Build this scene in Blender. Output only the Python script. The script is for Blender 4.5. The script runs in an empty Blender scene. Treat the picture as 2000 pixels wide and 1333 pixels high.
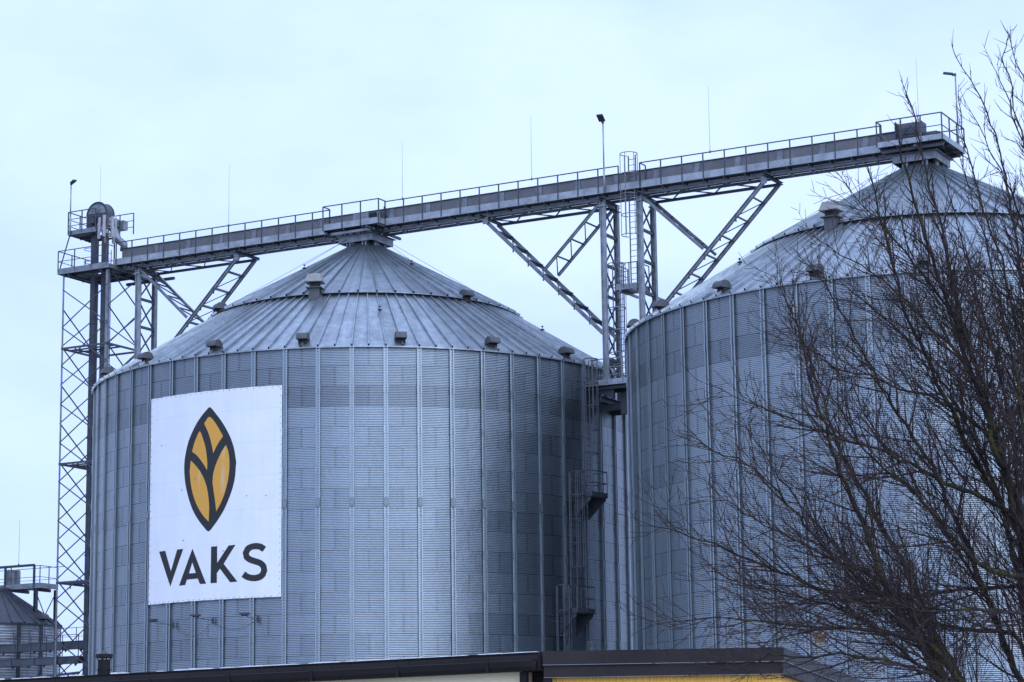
import bpy, bmesh, math, random
from mathutils import Vector, Matrix
R_ = math.radians
sc = bpy.context.scene
col = sc.collection
# ------------------------------------------------------------------ camera
PITCH, ROLL, FPX = 0.19086, 0.013933, 4724.35
cd = bpy.data.cameras.new("camera"); cam = bpy.data.objects.new("camera", cd); col.objects.link(cam)
cd.sensor_width = 36.0; cd.lens = 36.0*FPX/2000.0; cd.clip_start = 0.5; cd.clip_end = 6000
U = Vector((1,0,0)); Wu = Vector((0,-math.sin(PITCH),math.cos(PITCH))); Fw = Vector((0,math.cos(PITCH),math.sin(PITCH)))
cr_, sr_ = math.cos(ROLL), math.sin(ROLL)
rt = U*cr_ - Wu*sr_; up = U*sr_ + Wu*cr_
cam.matrix_world = Matrix(((rt.x,up.x,-Fw.x,0),(rt.y,up.y,-Fw.y,0),(rt.z,up.z,-Fw.z,1.7),(0,0,0,1)))
sc.camera = cam
# ------------------------------------------------------------------ world (overcast winter sky)
SUN_EL, SUN_AZ = 34.0, 153.0       # compass style, 180 = behind the camera
w = bpy.data.worlds.new("World"); sc.world = w; w.use_nodes = True
nt = w.node_tree; nt.nodes.clear()
def N(t, **k):
    n = nt.nodes.new(t)
    for a, b in k.items(): setattr(n, a, b)
    return n
out = N('ShaderNodeOutputWorld'); bg = N('ShaderNodeBackground'); bg.inputs['Strength'].default_value = 0.1
sky = N('ShaderNodeTexSky', sky_type='NISHITA', sun_disc=False)
sky.sun_elevation = R_(SUN_EL); sky.sun_rotation = R_(SUN_AZ); sky.air_density = 1.0; sky.dust_density = 2.0
tc = N('ShaderNodeTexCoord')
no = N('ShaderNodeTexNoise'); no.inputs['Scale'].default_value = 4.2; no.inputs['Detail'].default_value = 5.0; no.inputs['Roughness'].default_value = 0.55
mp = N('ShaderNodeMapping'); mp.inputs['Scale'].default_value = (1,1,2.2); mp.inputs['Location'].default_value = (0.4,0.1,0.35)
nt.links.new(tc.outputs['Generated'], mp.inputs['Vector']); nt.links.new(mp.outputs['Vector'], no.inputs['Vector'])
ramp = N('ShaderNodeValToRGB')
ramp.color_ramp.elements[0].position = 0.40; ramp.color_ramp.elements[0].color = (8.0,10.2,15.6,1)
ramp.color_ramp.elements[1].position = 0.60; ramp.color_ramp.elements[1].color = (6.7,8.9,15.4,1)
nt.links.new(no.outputs['Fac'], ramp.inputs['Fac'])
mx = N('ShaderNodeMix', data_type='RGBA'); mx.inputs['Factor'].default_value = 0.93
nt.links.new(sky.outputs['Color'], mx.inputs[6]); nt.links.new(ramp.outputs['Color'], mx.inputs[7])
# an overcast sky is brighter overhead than near the horizon
sxyz = N('ShaderNodeSeparateXYZ'); nt.links.new(tc.outputs['Generated'], sxyz.inputs[0])
mr = N('ShaderNodeMapRange', interpolation_type='SMOOTHSTEP'); mr.inputs[1].default_value = 0.30; mr.inputs[2].default_value = 0.95; mr.inputs[3].default_value = 1.0; mr.inputs[4].default_value = 1.25
nt.links.new(sxyz.outputs[2], mr.inputs[0])
# and brighter round the hidden sun
dt = N('ShaderNodeVectorMath', operation='DOT_PRODUCT'); nt.links.new(tc.outputs['Generated'], dt.inputs[0])
a_, e_ = R_(SUN_AZ), R_(SUN_EL); dt.inputs[1].default_value = (math.sin(a_)*math.cos(e_), math.cos(a_)*math.cos(e_), math.sin(e_))
mg = N('ShaderNodeMapRange', interpolation_type='SMOOTHSTEP'); mg.inputs[1].default_value = 0.25; mg.inputs[2].default_value = 0.98; mg.inputs[3].default_value = 0.0; mg.inputs[4].default_value = 0.40
nt.links.new(dt.outputs['Value'], mg.inputs[0])
ad = N('ShaderNodeMath', operation='ADD'); nt.links.new(mr.outputs[0], ad.inputs[0]); nt.links.new(mg.outputs[0], ad.inputs[1])
sca = N('ShaderNodeVectorMath', operation='SCALE'); nt.links.new(mx.outputs[2], sca.inputs[0]); nt.links.new(ad.outputs[0], sca.inputs['Scale'])
nt.links.new(sca.outputs[0], bg.inputs['Color']); nt.links.new(bg.outputs['Background'], out.inputs['Surface'])
# ------------------------------------------------------------------ sun behind the cloud
sl = bpy.data.lights.new("sun", 'SUN'); sl.energy = 0.9; sl.angle = R_(60); sl.color = (0.76,0.90,1.0)
so = bpy.data.objects.new("sun", sl); col.objects.link(so)
az = R_(SUN_AZ); el = R_(SUN_EL)
so.rotation_euler = Vector((-math.sin(az)*math.cos(el), -math.cos(az)*math.cos(el), -math.sin(el))).to_track_quat('-Z','Y').to_euler()
so.location = (0,-20,60)
sc.view_settings.view_transform = 'Standard'; sc.view_settings.look = 'None'
sc.view_settings.exposure = 0.0; sc.view_settings.gamma = 1.0
# ------------------------------------------------------------------ materials
class NT:
    def __init__(s, name):
        s.m = bpy.data.materials.new(name); s.m.use_nodes = True
        s.t = s.m.node_tree; s.b = s.t.nodes['Principled BSDF']
        s.tc = s.t.nodes.new('ShaderNodeTexCoord')
    def n(s, t, **k):
        x = s.t.nodes.new(t)
        for a, b in k.items(): setattr(x, a, b)
        return x
    def l(s, a, b): s.t.links.new(a, b)
    def math(s, op, a, b=None, c=None):
        x = s.n('ShaderNodeMath', operation=op)
        for i, v in enumerate((a, b, c)):
            if v is None: continue
            if isinstance(v, (int, float)): x.inputs[i].default_value = v
            else: s.l(v, x.inputs[i])
        return x.outputs[0]
    def noise(s, scale, detail=3.0, vec=None, rough=0.55):
        x = s.n('ShaderNodeTexNoise'); x.inputs['Scale'].default_value = scale; x.inputs['Detail'].default_value = detail
        x.inputs['Roughness'].default_value = rough
        s.l(vec if vec is not None else s.tc.outputs['Object'], x.inputs['Vector']); return x.outputs['Fac']
    def scaled(s, sx, sy, sz):
        x = s.n('ShaderNodeMapping'); x.inputs['Scale'].default_value = (sx, sy, sz)
        s.l(s.tc.outputs['Object'], x.inputs['Vector']); return x.outputs['Vector']
    def rng(s, v, a, b, lo, hi):
        x = s.n('ShaderNodeMapRange'); x.inputs[1].default_value = a; x.inputs[2].default_value = b
        x.inputs[3].default_value = lo; x.inputs[4].default_value = hi; s.l(v, x.inputs[0]); return x.outputs[0]
    def tint(s, rgb, fac):                  # rgb * fac (socket) -> colour socket
        x = s.n('ShaderNodeVectorMath', operation='SCALE'); x.inputs[0].default_value = rgb; s.l(fac, x.inputs['Scale']); return x.outputs[0]
    def mix(s, f, a, b):
        x = s.n('ShaderNodeMix', data_type='RGBA')
        s.l(f, x.inputs[0])
        for i, v in ((6, a), (7, b)):
            if isinstance(v, tuple): x.inputs[i].default_value = (*v, 1)
            else: s.l(v, x.inputs[i])
        return x.outputs[2]
    def done(s, colour, rough=0.5, metal=0.0):
        for nm, v in (('Base Color', colour), ('Roughness', rough), ('Metallic', metal)):
            if isinstance(v, tuple): s.b.inputs[nm].default_value = (*v, 1)
            elif isinstance(v, (int, float)): s.b.inputs[nm].default_value = v
            else: s.l(v, s.b.inputs[nm])
        return s.m

def plain(name, rgb, rough=0.6, metal=0.0, var=0.25, scale=3.0, streak=1.0):
    k = NT(name)
    a = k.noise(scale, 4, k.scaled(1,1,streak)); b = k.noise(scale*7.3, 3)
    f = k.math('ADD', k.rng(a, 0.3, 0.7, 1-var, 1+var), k.rng(b, 0.3, 0.7, -var*0.4, var*0.4))
    return k.done(k.tint(rgb, f), k.rng(b, 0.3, 0.7, max(0.05, rough-0.07), rough+0.07), metal)

N_ST = 56; DA = 2*math.pi/N_ST; LP = -1.332286594
Z_E = 21.526; R_S = 13.0; H_R = 0.88969
R1, Z1, R2, Z2 = 7.486, 24.970, 1.058, 28.628

def wall_material(name, phase, seed):
    k = NT(name)
    sx = k.n('ShaderNodeSeparateXYZ'); k.l(k.tc.outputs['Object'], sx.inputs[0])
    ang = k.math('ARCTAN2', sx.outputs[0], k.math('MULTIPLY', sx.outputs[1], -1))
    p = k.math('DIVIDE', k.math('SUBTRACT', ang, phase), DA)
    jf = k.math('DIVIDE', k.math('SUBTRACT', Z_E, sx.outputs[2]), H_R)
    j = k.math('FLOOR', jf); jr = k.math('FRACT', jf)
    odd = k.math('MODULO', j, 2.0)
    q = k.math('DIVIDE', k.math('ADD', k.math('ADD', p, 99.5), odd), 2.0)
    qi = k.math('FLOOR', q); qf = k.math('FRACT', q)
    cv = k.n('ShaderNodeCombineXYZ'); k.l(qi, cv.inputs[0]); k.l(j, cv.inputs[1]); cv.inputs[2].default_value = seed
    wn = k.n('ShaderNodeTexWhiteNoise', noise_dimensions='3D'); k.l(cv.outputs[0], wn.inputs['Vector'])
    rv = k.n('ShaderNodeCombineXYZ'); k.l(j, rv.inputs[0]); rv.inputs[1].default_value = seed*3.1
    wr = k.n('ShaderNodeTexWhiteNoise', noise_dimensions='2D'); k.l(rv.outputs[0], wr.inputs['Vector'])
    tone = k.math('ADD', k.rng(wn.outputs['Value'], 0, 1, 0.93, 1.07), k.rng(wr.outputs['Value'], 0, 1, -0.03, 0.03))
    third = k.math('COMPARE', j, 2.0, 0.1)                    # the duller third ring of sheets
    tone = k.math('SUBTRACT', tone, k.math('MULTIPLY', third, 0.24))
    upper = k.math('LESS_THAN', j, 2.0)
    tone = k.math('SUBTRACT', tone, k.math('MULTIPLY', upper, 0.12))
    st = k.noise(0.9, 4, k.scaled(1,1,0.12)); tone = k.math('MULTIPLY', tone, k.rng(st, 0.3, 0.7, 0.9, 1.08))
    sp = k.noise(9.0, 3); tone = k.math('MULTIPLY', tone, k.rng(sp, 0.3, 0.7, 0.93, 1.06))
    # lapped seams and bolt rows
    vs = k.math('LESS_THAN', k.math('ABSOLUTE', k.math('SUBTRACT', qf, 0.5)), 0.48)      # 1 away from the vertical lap
    dots = k.math('LESS_THAN', k.math('FRACT', k.math('MULTIPLY', jr, 12.0)), 0.45)
    vd = k.math('MULTIPLY', k.math('SUBTRACT', 1.0, vs), dots)
    hs = k.math('LESS_THAN', jr, 0.035)
    dark = k.math('MAXIMUM', k.math('MULTIPLY', vd, 0.6), k.math('MULTIPLY', hs, 0.65))
    tone = k.math('MULTIPLY', tone, k.math('SUBTRACT', 1.0, dark))
    bn = k.n('ShaderNodeBump'); bn.inputs['Strength'].default_value = 0.5; bn.inputs['Distance'].default_value = 0.03   # dents
    k.l(k.noise(1.6, 3), bn.inputs['Height']); k.l(bn.outputs[0], k.b.inputs['Normal'])
    return k.done(k.tint((0.252,0.285,0.312), tone), k.rng(wn.outputs['Value'], 0, 1, 0.355, 0.395), 0.93)

def roof_material(name, phase, count, seed, base):
    k = NT(name)
    sx = k.n('ShaderNodeSeparateXYZ'); k.l(k.tc.outputs['Object'], sx.inputs[0])
    ang = k.math('ARCTAN2', sx.outputs[0], k.math('MULTIPLY', sx.outputs[1], -1))
    p = k.math('FLOOR', k.math('DIVIDE', k.math('SUBTRACT', ang, phase-6.2831853), 2*math.pi/count))
    cv = k.n('ShaderNodeCombineXYZ'); k.l(p, cv.inputs[0]); cv.inputs[1].default_value = seed
    wn = k.n('ShaderNodeTexWhiteNoise', noise_dimensions='2D'); k.l(cv.outputs[0], wn.inputs['Vector'])
    st = k.noise(0.55, 5); s2 = k.noise(2.4, 5); s3 = k.noise(16, 2)
    tone = k.math('MULTIPLY', k.rng(wn.outputs['Value'], 0, 1, 0.88, 1.10), k.rng(st, 0.35, 0.65, 0.88, 1.10))
    tone = k.math('MULTIPLY', tone, k.rng(s2, 0.42, 0.60, 0.86, 1.05)); tone = k.math('MULTIPLY', tone, k.rng(s3, 0.3, 0.7, 0.95, 1.05))
    rad = k.math('SQRT', k.math('ADD', k.math('MULTIPLY', sx.outputs[0], sx.outputs[0]), k.math('MULTIPLY', sx.outputs[1], sx.outputs[1])))
    pv = k.n('ShaderNodeCombineXYZ'); k.l(k.math('MULTIPLY', ang, 30.0), pv.inputs[0]); k.l(k.math('MULTIPLY', rad, 0.35), pv.inputs[1]); pv.inputs[2].default_value = seed
    sk = k.noise(1.0, 4, pv.outputs[0]); tone = k.math('MULTIPLY', tone, k.rng(sk, 0.30, 0.62, 0.74, 1.05))     # rain streaks down the slope
    bn = k.n('ShaderNodeBump'); bn.inputs['Strength'].default_value = 0.4; bn.inputs['Distance'].default_value = 0.03
    k.l(k.noise(1.1, 3), bn.inputs['Height']); k.l(bn.outputs[0], k.b.inputs['Normal'])
    return k.done(k.tint(base, tone), k.rng(s2, 0.3, 0.7, 0.46, 0.36), 0.75)

def stiffener_material():
    k = NT('galvanised stiffener')
    sx = k.n('ShaderNodeSeparateXYZ'); k.l(k.tc.outputs['Object'], sx.inputs[0])
    d = k.math('LESS_THAN', k.math('FRACT', k.math('MULTIPLY', sx.outputs[2], 8.0)), 0.38)
    c = k.math('LESS_THAN', k.math('ABSOLUTE', sx.outputs[0]), 0.018)
    hole = k.math('MULTIPLY', k.math('MULTIPLY', d, c), 0.8)
    a = k.noise(1.1, 4, k.scaled(1,1,0.3)); f = k.math('MULTIPLY', k.rng(a, 0.3, 0.7, 0.85, 1.12), k.math('SUBTRACT', 1.0, hole))
    return k.done(k.tint((0.34,0.385,0.41), f), 0.36, 0.8)

M = {}
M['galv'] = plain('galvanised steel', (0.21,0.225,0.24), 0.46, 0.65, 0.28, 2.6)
M['galv_bright'] = plain('bright galvanised steel', (0.30,0.32,0.34), 0.46, 0.5, 0.26, 2.4)  # bright mottled zinc; light on front faces is put into the colour too
M['galv_dull'] = plain('dull galvanised steel', (0.078,0.085,0.097), 0.58, 0.45, 0.2, 2.0)  # matte zinc; backlit and underside darkness is put into the colour too
M['steel_dark'] = plain('weathered dark steel', (0.058,0.063,0.075), 0.55, 0.4, 0.25, 2.5)
M['black'] = plain('flat black and painted shade', (0.012,0.012,0.014), 0.8, 0.0, 0.1)  # flat black: the cable, and shade painted into gaps and hollows
M['casing'] = plain('dusty conveyor casing', (0.148,0.145,0.152), 0.62, 0.15, 0.22, 1.3, 0.6)
M['vent'] = plain('weathered vent metal', (0.088,0.09,0.095), 0.6, 0.35, 0.25, 3.0)
M['vent_dark'] = plain('dark brown vent neck', (0.030,0.027,0.025), 0.85, 0.0, 0.4, 4.0)  # very dark brown for roof vent necks and exhaust louvres
M['beige'] = plain('beige grey vent cowl', (0.28,0.265,0.245), 0.6, 0.1, 0.2, 3.0)
M['antenna'] = plain('off white antenna shell', (0.34,0.335,0.34), 0.5, 0.0, 0.15, 3.0)
M['concrete'] = plain('concrete', (0.30,0.29,0.28), 0.9, 0.0, 0.2, 1.0)
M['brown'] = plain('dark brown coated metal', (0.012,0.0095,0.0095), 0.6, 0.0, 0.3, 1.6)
M['brown_lit'] = plain('lit brown coated metal', (0.024,0.018,0.0175), 0.58, 0.0, 0.35, 0.9)  # lighter copy of brown: light on fascias and cowl put into the colour
M['cream'] = plain('cream render', (0.84,0.72,0.46), 0.85, 0.0, 0.08, 1.2)
M['yellow'] = plain('yellow coated sheet', (0.80,0.44,0.07), 0.55, 0.0, 0.12, 1.2)
M['snow'] = plain('thin old snow', (0.85,0.86,0.88), 0.8, 0.0, 0.06, 6)
M['rusty'] = plain('rusty steel', (0.12,0.085,0.075), 0.8, 0.2, 0.4, 5)
M['lens'] = plain('lamp glass', (0.30,0.31,0.32), 0.2, 0.0, 0.1)
M['stiff'] = stiffener_material()
M['wall'] = wall_material('corrugated galvanised sheets', LP, 4.0)
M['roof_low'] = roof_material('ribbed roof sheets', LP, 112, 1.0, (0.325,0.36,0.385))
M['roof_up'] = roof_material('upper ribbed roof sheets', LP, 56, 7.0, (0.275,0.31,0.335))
def bark(name, dark, moss, amount):
    k = NT(name)
    a = k.noise(4.0, 4); b = k.noise(22, 3); geo = k.n('ShaderNodeNewGeometry')
    f = k.rng(a, amount, amount+0.12, 0.0, 1.0); f = k.math('MULTIPLY', f, k.rng(b, 0.42, 0.62, 0.1, 1.0))
    base = k.tint(dark, k.rng(b, 0.3, 0.7, 0.65, 1.35))
    bn = k.n('ShaderNodeBump'); bn.inputs['Strength'].default_value = 0.8; bn.inputs['Distance'].default_value = 0.02
    k.l(k.noise(38, 4), bn.inputs['Height']); k.l(bn.outputs[0], k.b.inputs['Normal'])
    return k.done(k.mix(f, base, moss), 0.9, 0.0)
M['bark'] = bark('mossy bark', (0.026,0.022,0.020), (0.075,0.064,0.010), 0.47)
M['twig'] = bark('purple brown twigs', (0.046,0.030,0.028), (0.065,0.055,0.012), 0.58)
M['leafdry'] = plain('dry leaves', (0.30,0.17,0.05), 0.8, 0.0, 0.4, 9)
def banner_white():
    k = NT('white vinyl')
    sx = k.n('ShaderNodeSeparateXYZ'); k.l(k.tc.outputs['Object'], sx.inputs[0])
    seam = k.math('LESS_THAN', k.math('FRACT', k.math('DIVIDE', sx.outputs[2], 1.45)), 0.016)
    a = k.noise(0.8, 4); st = k.noise(2.2, 4, k.scaled(1,1,0.10))
    f = k.math('MULTIPLY', k.rng(a, 0.3, 0.7, 0.96, 1.02), k.rng(st, 0.35, 0.65, 0.97, 1.02))
    f = k.math('MULTIPLY', f, k.math('SUBTRACT', 1.0, k.math('MULTIPLY', seam, 0.10)))
    bn = k.n('ShaderNodeBump'); bn.inputs['Strength'].default_value = 0.25; bn.inputs['Distance'].default_value = 0.06
    k.l(k.noise(1.4, 3), bn.inputs['Height']); k.l(bn.outputs[0], k.b.inputs['Normal'])
    return k.done(k.tint((0.80,0.795,0.80), f), 0.6, 0.0)
M['vinyl'] = banner_white()
M['print'] = plain('charcoal print', (0.019,0.019,0.022), 0.7, 0.0, 0.12, 1.0)
def gold():
    k = NT('faded ochre print')
    st = k.noise(3.0, 5, k.scaled(1,1,0.12)); a = k.noise(0.9, 3)
    f = k.math('MULTIPLY', k.rng(st, 0.56, 0.74, 0.0, 0.6), k.rng(a, 0.45, 0.6, 0.0, 1.0))
    return k.done(k.mix(f, (0.70,0.335,0.045), (0.68,0.54,0.40)), 0.6, 0.0)
M['gold'] = gold()
def ground_mat():
    k = NT('yard ground')
    a = k.noise(0.05, 5); b = k.noise(0.6, 4)
    return k.done(k.mix(k.rng(a, 0.42, 0.6, 0, 1), k.tint((0.22,0.21,0.20), k.rng(b, 0.3, 0.7, 0.7, 1.3)), (0.30,0.30,0.29)), 0.9)
M['ground'] = ground_mat()

for n_ in ('brown','brown_lit','bark','twig'): M[n_].node_tree.nodes['Principled BSDF'].inputs['Specular IOR Level'].default_value = 0.25
# ------------------------------------------------------------------ mesh helpers
class MB:
    def __init__(s): s.v = []; s.f = []; s.m = []
    def add(s, vs, fs, m=0):
        o = len(s.v); s.v += [tuple(v) for v in vs]
        for f in fs: s.f.append(tuple(i+o for i in f)); s.m.append(m)
        return s
    def box(s, x0, x1, y0, y1, z0, z1, m=0):
        return s.add([(x0,y0,z0),(x1,y0,z0),(x1,y1,z0),(x0,y1,z0),(x0,y0,z1),(x1,y0,z1),(x1,y1,z1),(x0,y1,z1)],
            [(0,3,2,1),(4,5,6,7),(0,1,5,4),(1,2,6,5),(2,3,7,6),(3,0,4,7)], m)
    def beam(s, p, q, w, h=None, m=0, up=(0,0,1)):
        h = h or w; p = Vector(p); q = Vector(q); d = (q-p).normalized(); u = Vector(up)
        if abs(d.dot(u)) > 0.98: u = Vector((1,0,0))
        a = d.cross(u).normalized()*(w/2); b = a.cross(d).normalized()*(h/2)
        vs = [e+sa*a+sb*b for e in (p, q) for sa, sb in ((-1,-1),(1,-1),(1,1),(-1,1))]
        return s.add(vs, [(0,3,2,1),(4,5,6,7),(0,1,5,4),(1,2,6,5),(2,3,7,6),(3,0,4,7)], m)
    def chan(s, p, q, w, h, t=0.02, m=0, up=(0,0,1)):      # I section: two flanges and a web
        p = Vector(p); q = Vector(q); d = (q-p).normalized(); u = Vector(up)
        if abs(d.dot(u)) > 0.98: u = Vector((1,0,0))
        a = d.cross(u).normalized(); b = a.cross(d).normalized()
        s.beam(p+b*(h/2-t/2), q+b*(h/2-t/2), w, t, m, up); s.beam(p-b*(h/2-t/2), q-b*(h/2-t/2), w, t, m, up)
        return s.beam(p, q, t, h-2*t, m, up)
    def tube(s, pts, r, n=6, m=0, closed=False, caps=True):
        pts = [Vector(p) for p in pts]; L = len(pts); rr = r if isinstance(r, (list, tuple)) else [r]*L
        o = len(s.v); ref = None
        for i, p in enumerate(pts):
            if closed: d = pts[(i+1) % L]-pts[i-1]
            else: d = pts[min(i+1, L-1)]-pts[max(i-1, 0)]
            d.normalize()
            if ref is None: ref = Vector((0,0,1)) if abs(d.z) < 0.9 else Vector((1,0,0))
            a = d.cross(ref).normalized(); b = a.cross(d).normalized(); ref = b
            for k in range(n):
                t = 2*math.pi*k/n; v = p+(a*math.cos(t)+b*math.sin(t))*rr[i]; s.v.append((v.x,v.y,v.z))
        for i in range(L if closed else L-1):
            i2 = (i+1) % L
            for k in range(n):
                k2 = (k+1) % n; s.f.append((o+i*n+k, o+i*n+k2, o+i2*n+k2, o+i2*n+k)); s.m.append(m)
        if caps and not closed:
            s.f.append(tuple(o+k for k in range(n-1,-1,-1))); s.m.append(m)
            s.f.append(tuple(o+(L-1)*n+k for k in range(n))); s.m.append(m)
        return s
    def prism(s, poly, ax, a0, a1, m=0):                    # poly in the two other axes, extruded along ax
        def mk(u, v, w): return {0:(w,u,v), 1:(u,w,v), 2:(u,v,w)}[ax]
        n = len(poly); vs = [mk(u,v,a0) for u,v in poly]+[mk(u,v,a1) for u,v in poly]
        fs = [tuple(range(n-1,-1,-1)), tuple(range(n,2*n))]+[(i,(i+1)%n,n+(i+1)%n,n+i) for i in range(n)]
        return s.add(vs, fs, m)
    def lathe(s, prof, n=24, m=0, c=(0,0)):
        o = len(s.v)
        for r, z in prof:
            for k in range(n):
                t = 2*math.pi*k/n; s.v.append((c[0]+r*math.cos(t), c[1]+r*math.sin(t), z))
        for i in range(len(prof)-1):
            for k in range(n):
                k2 = (k+1) % n; s.f.append((o+i*n+k, o+i*n+k2, o+(i+1)*n+k2, o+(i+1)*n+k)); s.m.append(m)
        s.f.append(tuple(o+k for k in range(n-1,-1,-1))); s.m.append(m)
        s.f.append(tuple(o+(len(prof)-1)*n+k for k in range(n))); s.m.append(m)
        return s
    def mesh(s, name, mats, fn=None, smooth=False):
        me = bpy.data.meshes.new(name)
        vs = [fn(v) for v in s.v] if fn else s.v
        me.from_pydata(vs, [], s.f)
        for m in mats: me.materials.append(M[m])
        me.polygons.foreach_set('material_index', s.m)
        bm = bmesh.new(); bm.from_mesh(me); bmesh.ops.recalc_face_normals(bm, faces=bm.faces); bm.to_mesh(me); bm.free()
        if smooth: me.polygons.foreach_set('use_smooth', [True]*len(me.polygons))
        me.update(); return me
def tag(o, label=None, cat=None, group=None, kind=None):
    for k, v in (('label',label),('category',cat),('group',group),('kind',kind)):
        if v: o[k] = v
    return o
# the bridge frame: s along the conveyor bridge, o towards the camera, z up; origin under the apex of the bannered silo
LX, LY = -7.12895, 116.00453
RX, RY = 17.98621, 102.28715
EX, EY = 0.877628, -0.479342
TH = math.atan2(EY, EX)
def cat_world(s, o, z=0.0): return Vector((LX+EX*s+EY*o, LY+EY*s-EX*o, z))
class Thing:
    """frame 'cat': points given as (s,o,z) of the bridge frame; frame 'world': plain metres; 'local': already relative"""
    def __init__(s, name, label, cat, base, frame='cat', group=None, rot=0.0):
        s.frame = frame; s.b = base
        e = s.root = bpy.data.objects.new(name, None); col.objects.link(e); e.empty_display_size = 0.5
        if frame == 'cat': e.location = cat_world(*base); e.rotation_euler = (0,0,TH)
        else: e.location = base; e.rotation_euler = (0,0,rot)
        tag(e, label, cat, group)
    def fn(s):
        b = s.b
        if s.frame == 'cat': return lambda v: (v[0]-b[0], b[1]-v[1], v[2]-b[2])
        if s.frame == 'world': return lambda v: (v[0]-b[0], v[1]-b[1], v[2]-b[2])
        return None
    def part(s, name, mb, mats, parent=None, smooth=False, label=None):
        if isinstance(mats, str): mats = [mats]
        o = bpy.data.objects.new(name, mb.mesh(name, mats, s.fn(), smooth)); col.objects.link(o)
        o.parent = parent or s.root
        if label: o['label'] = label
        return o
def single(name, label, cat, base, mb, mats, frame='cat', group=None, smooth=False, kind=None):
    if isinstance(mats, str): mats = [mats]
    b = base
    fn = (lambda v: (v[0]-b[0], b[1]-v[1], v[2]-b[2])) if frame == 'cat' else (lambda v: (v[0]-b[0], v[1]-b[1], v[2]-b[2]))
    o = bpy.data.objects.new(name, mb.mesh(name, mats, fn, smooth)); col.objects.link(o)
    if frame == 'cat': o.location = cat_world(*b); o.rotation_euler = (0,0,TH)
    else: o.location = b
    return tag(o, label, cat, group, kind)
def copy_tree(o, parent=None):
    c = o.copy(); col.objects.link(c); c.parent = parent
    for ch in list(o.children): copy_tree(ch, c)
    return c

# ------------------------------------------------------------------ ground
g = MB(); g.add([(-2500,-400,0),(2500,-400,0),(2500,5000,0),(-2500,5000,0)], [(0,1,2,3)])
single('ground', 'flat dark winter yard around the silos', None, (0,0,0), g, 'ground', 'world', kind='structure')
# ---- traced outlines of the banner print: (degrees round the silo, height)
LEAF= [(-27.80,19.12),(-26.64,18.85),(-25.17,18.45),(-23.93,18.02),(-22.90,17.56),(-22.21,17.07),(-21.87,16.58),(-22.05,16.02),(-22.50,15.54),(-23.28,15.07),(-24.30,14.60),(-25.58,14.18),(-26.81,13.86),(-27.85,13.65),(-28.92,13.86),(-30.02,14.13),(-31.15,14.47),(-32.07,14.85),(-32.87,15.31),(-33.51,15.81),(-33.82,16.30),(-33.85,16.79),(-33.47,17.27),(-32.85,17.71),(-31.96,18.10),(-30.86,18.48),(-29.64,18.79),(-28.56,19.01)]
CELLS=[ [(-27.86,18.69),(-26.83,18.48),(-25.77,18.14),(-24.77,17.77),(-25.54,17.57),(-26.36,17.30),(-26.93,17.06),(-27.20,17.35),(-27.64,17.69),(-28.17,18.02),(-29.09,18.41),(-28.63,18.56)],
[(-30.13,18.10),(-29.45,17.80),(-28.82,17.42),(-28.46,17.01),(-28.26,16.60),(-28.33,16.34),(-28.86,16.53),(-29.74,16.79),(-30.86,17.06),(-31.95,17.23),(-31.47,17.56),(-30.91,17.83)],
[(-32.24,16.84),(-31.51,16.70),(-30.38,16.44),(-29.27,16.09),(-28.38,15.63),(-27.93,15.14),(-27.73,14.66),(-27.83,14.08),(-28.73,14.27),(-29.83,14.57),(-30.87,14.95),(-31.65,15.37),(-32.22,15.87),(-32.48,16.36)],
[(-24.10,17.38),(-23.65,17.13),(-23.35,16.76),(-23.33,16.32),(-23.63,15.80),(-24.33,15.25),(-25.21,14.82),(-26.14,14.50),(-26.41,14.96),(-26.76,15.41),(-27.03,15.77),(-26.93,16.13),(-26.44,16.49),(-25.71,16.84),(-24.90,17.15)] ]
LV = [(-40.35,12.98),(-38.63,12.99),(-37.00,12.07),(-35.42,12.99),(-33.87,12.99),(-37.10,11.40)]
LA = [(-31.59,12.97),(-28.28,11.40),(-29.73,11.41),(-30.23,11.65),(-32.86,11.64),(-33.30,11.41),(-34.83,11.40)]
LAH = [(-31.59,12.37),(-32.37,11.90),(-30.72,11.90)]
LK = [(-27.22,12.99),(-25.86,12.99),(-25.82,12.27),(-23.35,12.99),(-21.89,13.00),(-24.40,12.21),(-21.40,11.41),(-22.96,11.40),(-25.20,12.01),(-25.88,11.83),(-25.86,11.41),(-27.27,11.41)]
LS = [(-15.57,12.85),(-16.44,12.98),(-17.60,13.03),(-18.80,13.00),(-19.81,12.88),(-20.35,12.65),(-20.10,12.39),(-19.15,12.22),(-18.00,12.12),(-17.08,12.05),(-16.63,11.95),(-16.55,11.85),(-16.74,11.75),(-17.12,11.69),(-17.83,11.66),(-18.63,11.68),(-19.31,11.74),(-19.84,11.82),(-20.58,11.61),(-19.88,11.50),(-18.88,11.42),(-17.72,11.39),(-16.57,11.44),(-15.70,11.59),(-15.30,11.82),(-15.53,12.07),(-16.42,12.27),(-17.60,12.37),(-18.56,12.45),(-19.00,12.52),(-19.06,12.60),(-18.85,12.68),(-18.35,12.75),(-17.59,12.76),(-16.88,12.73),(-16.25,12.64)]
BANNER = (-43.33, -12.58, 10.69, 19.84)
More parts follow.
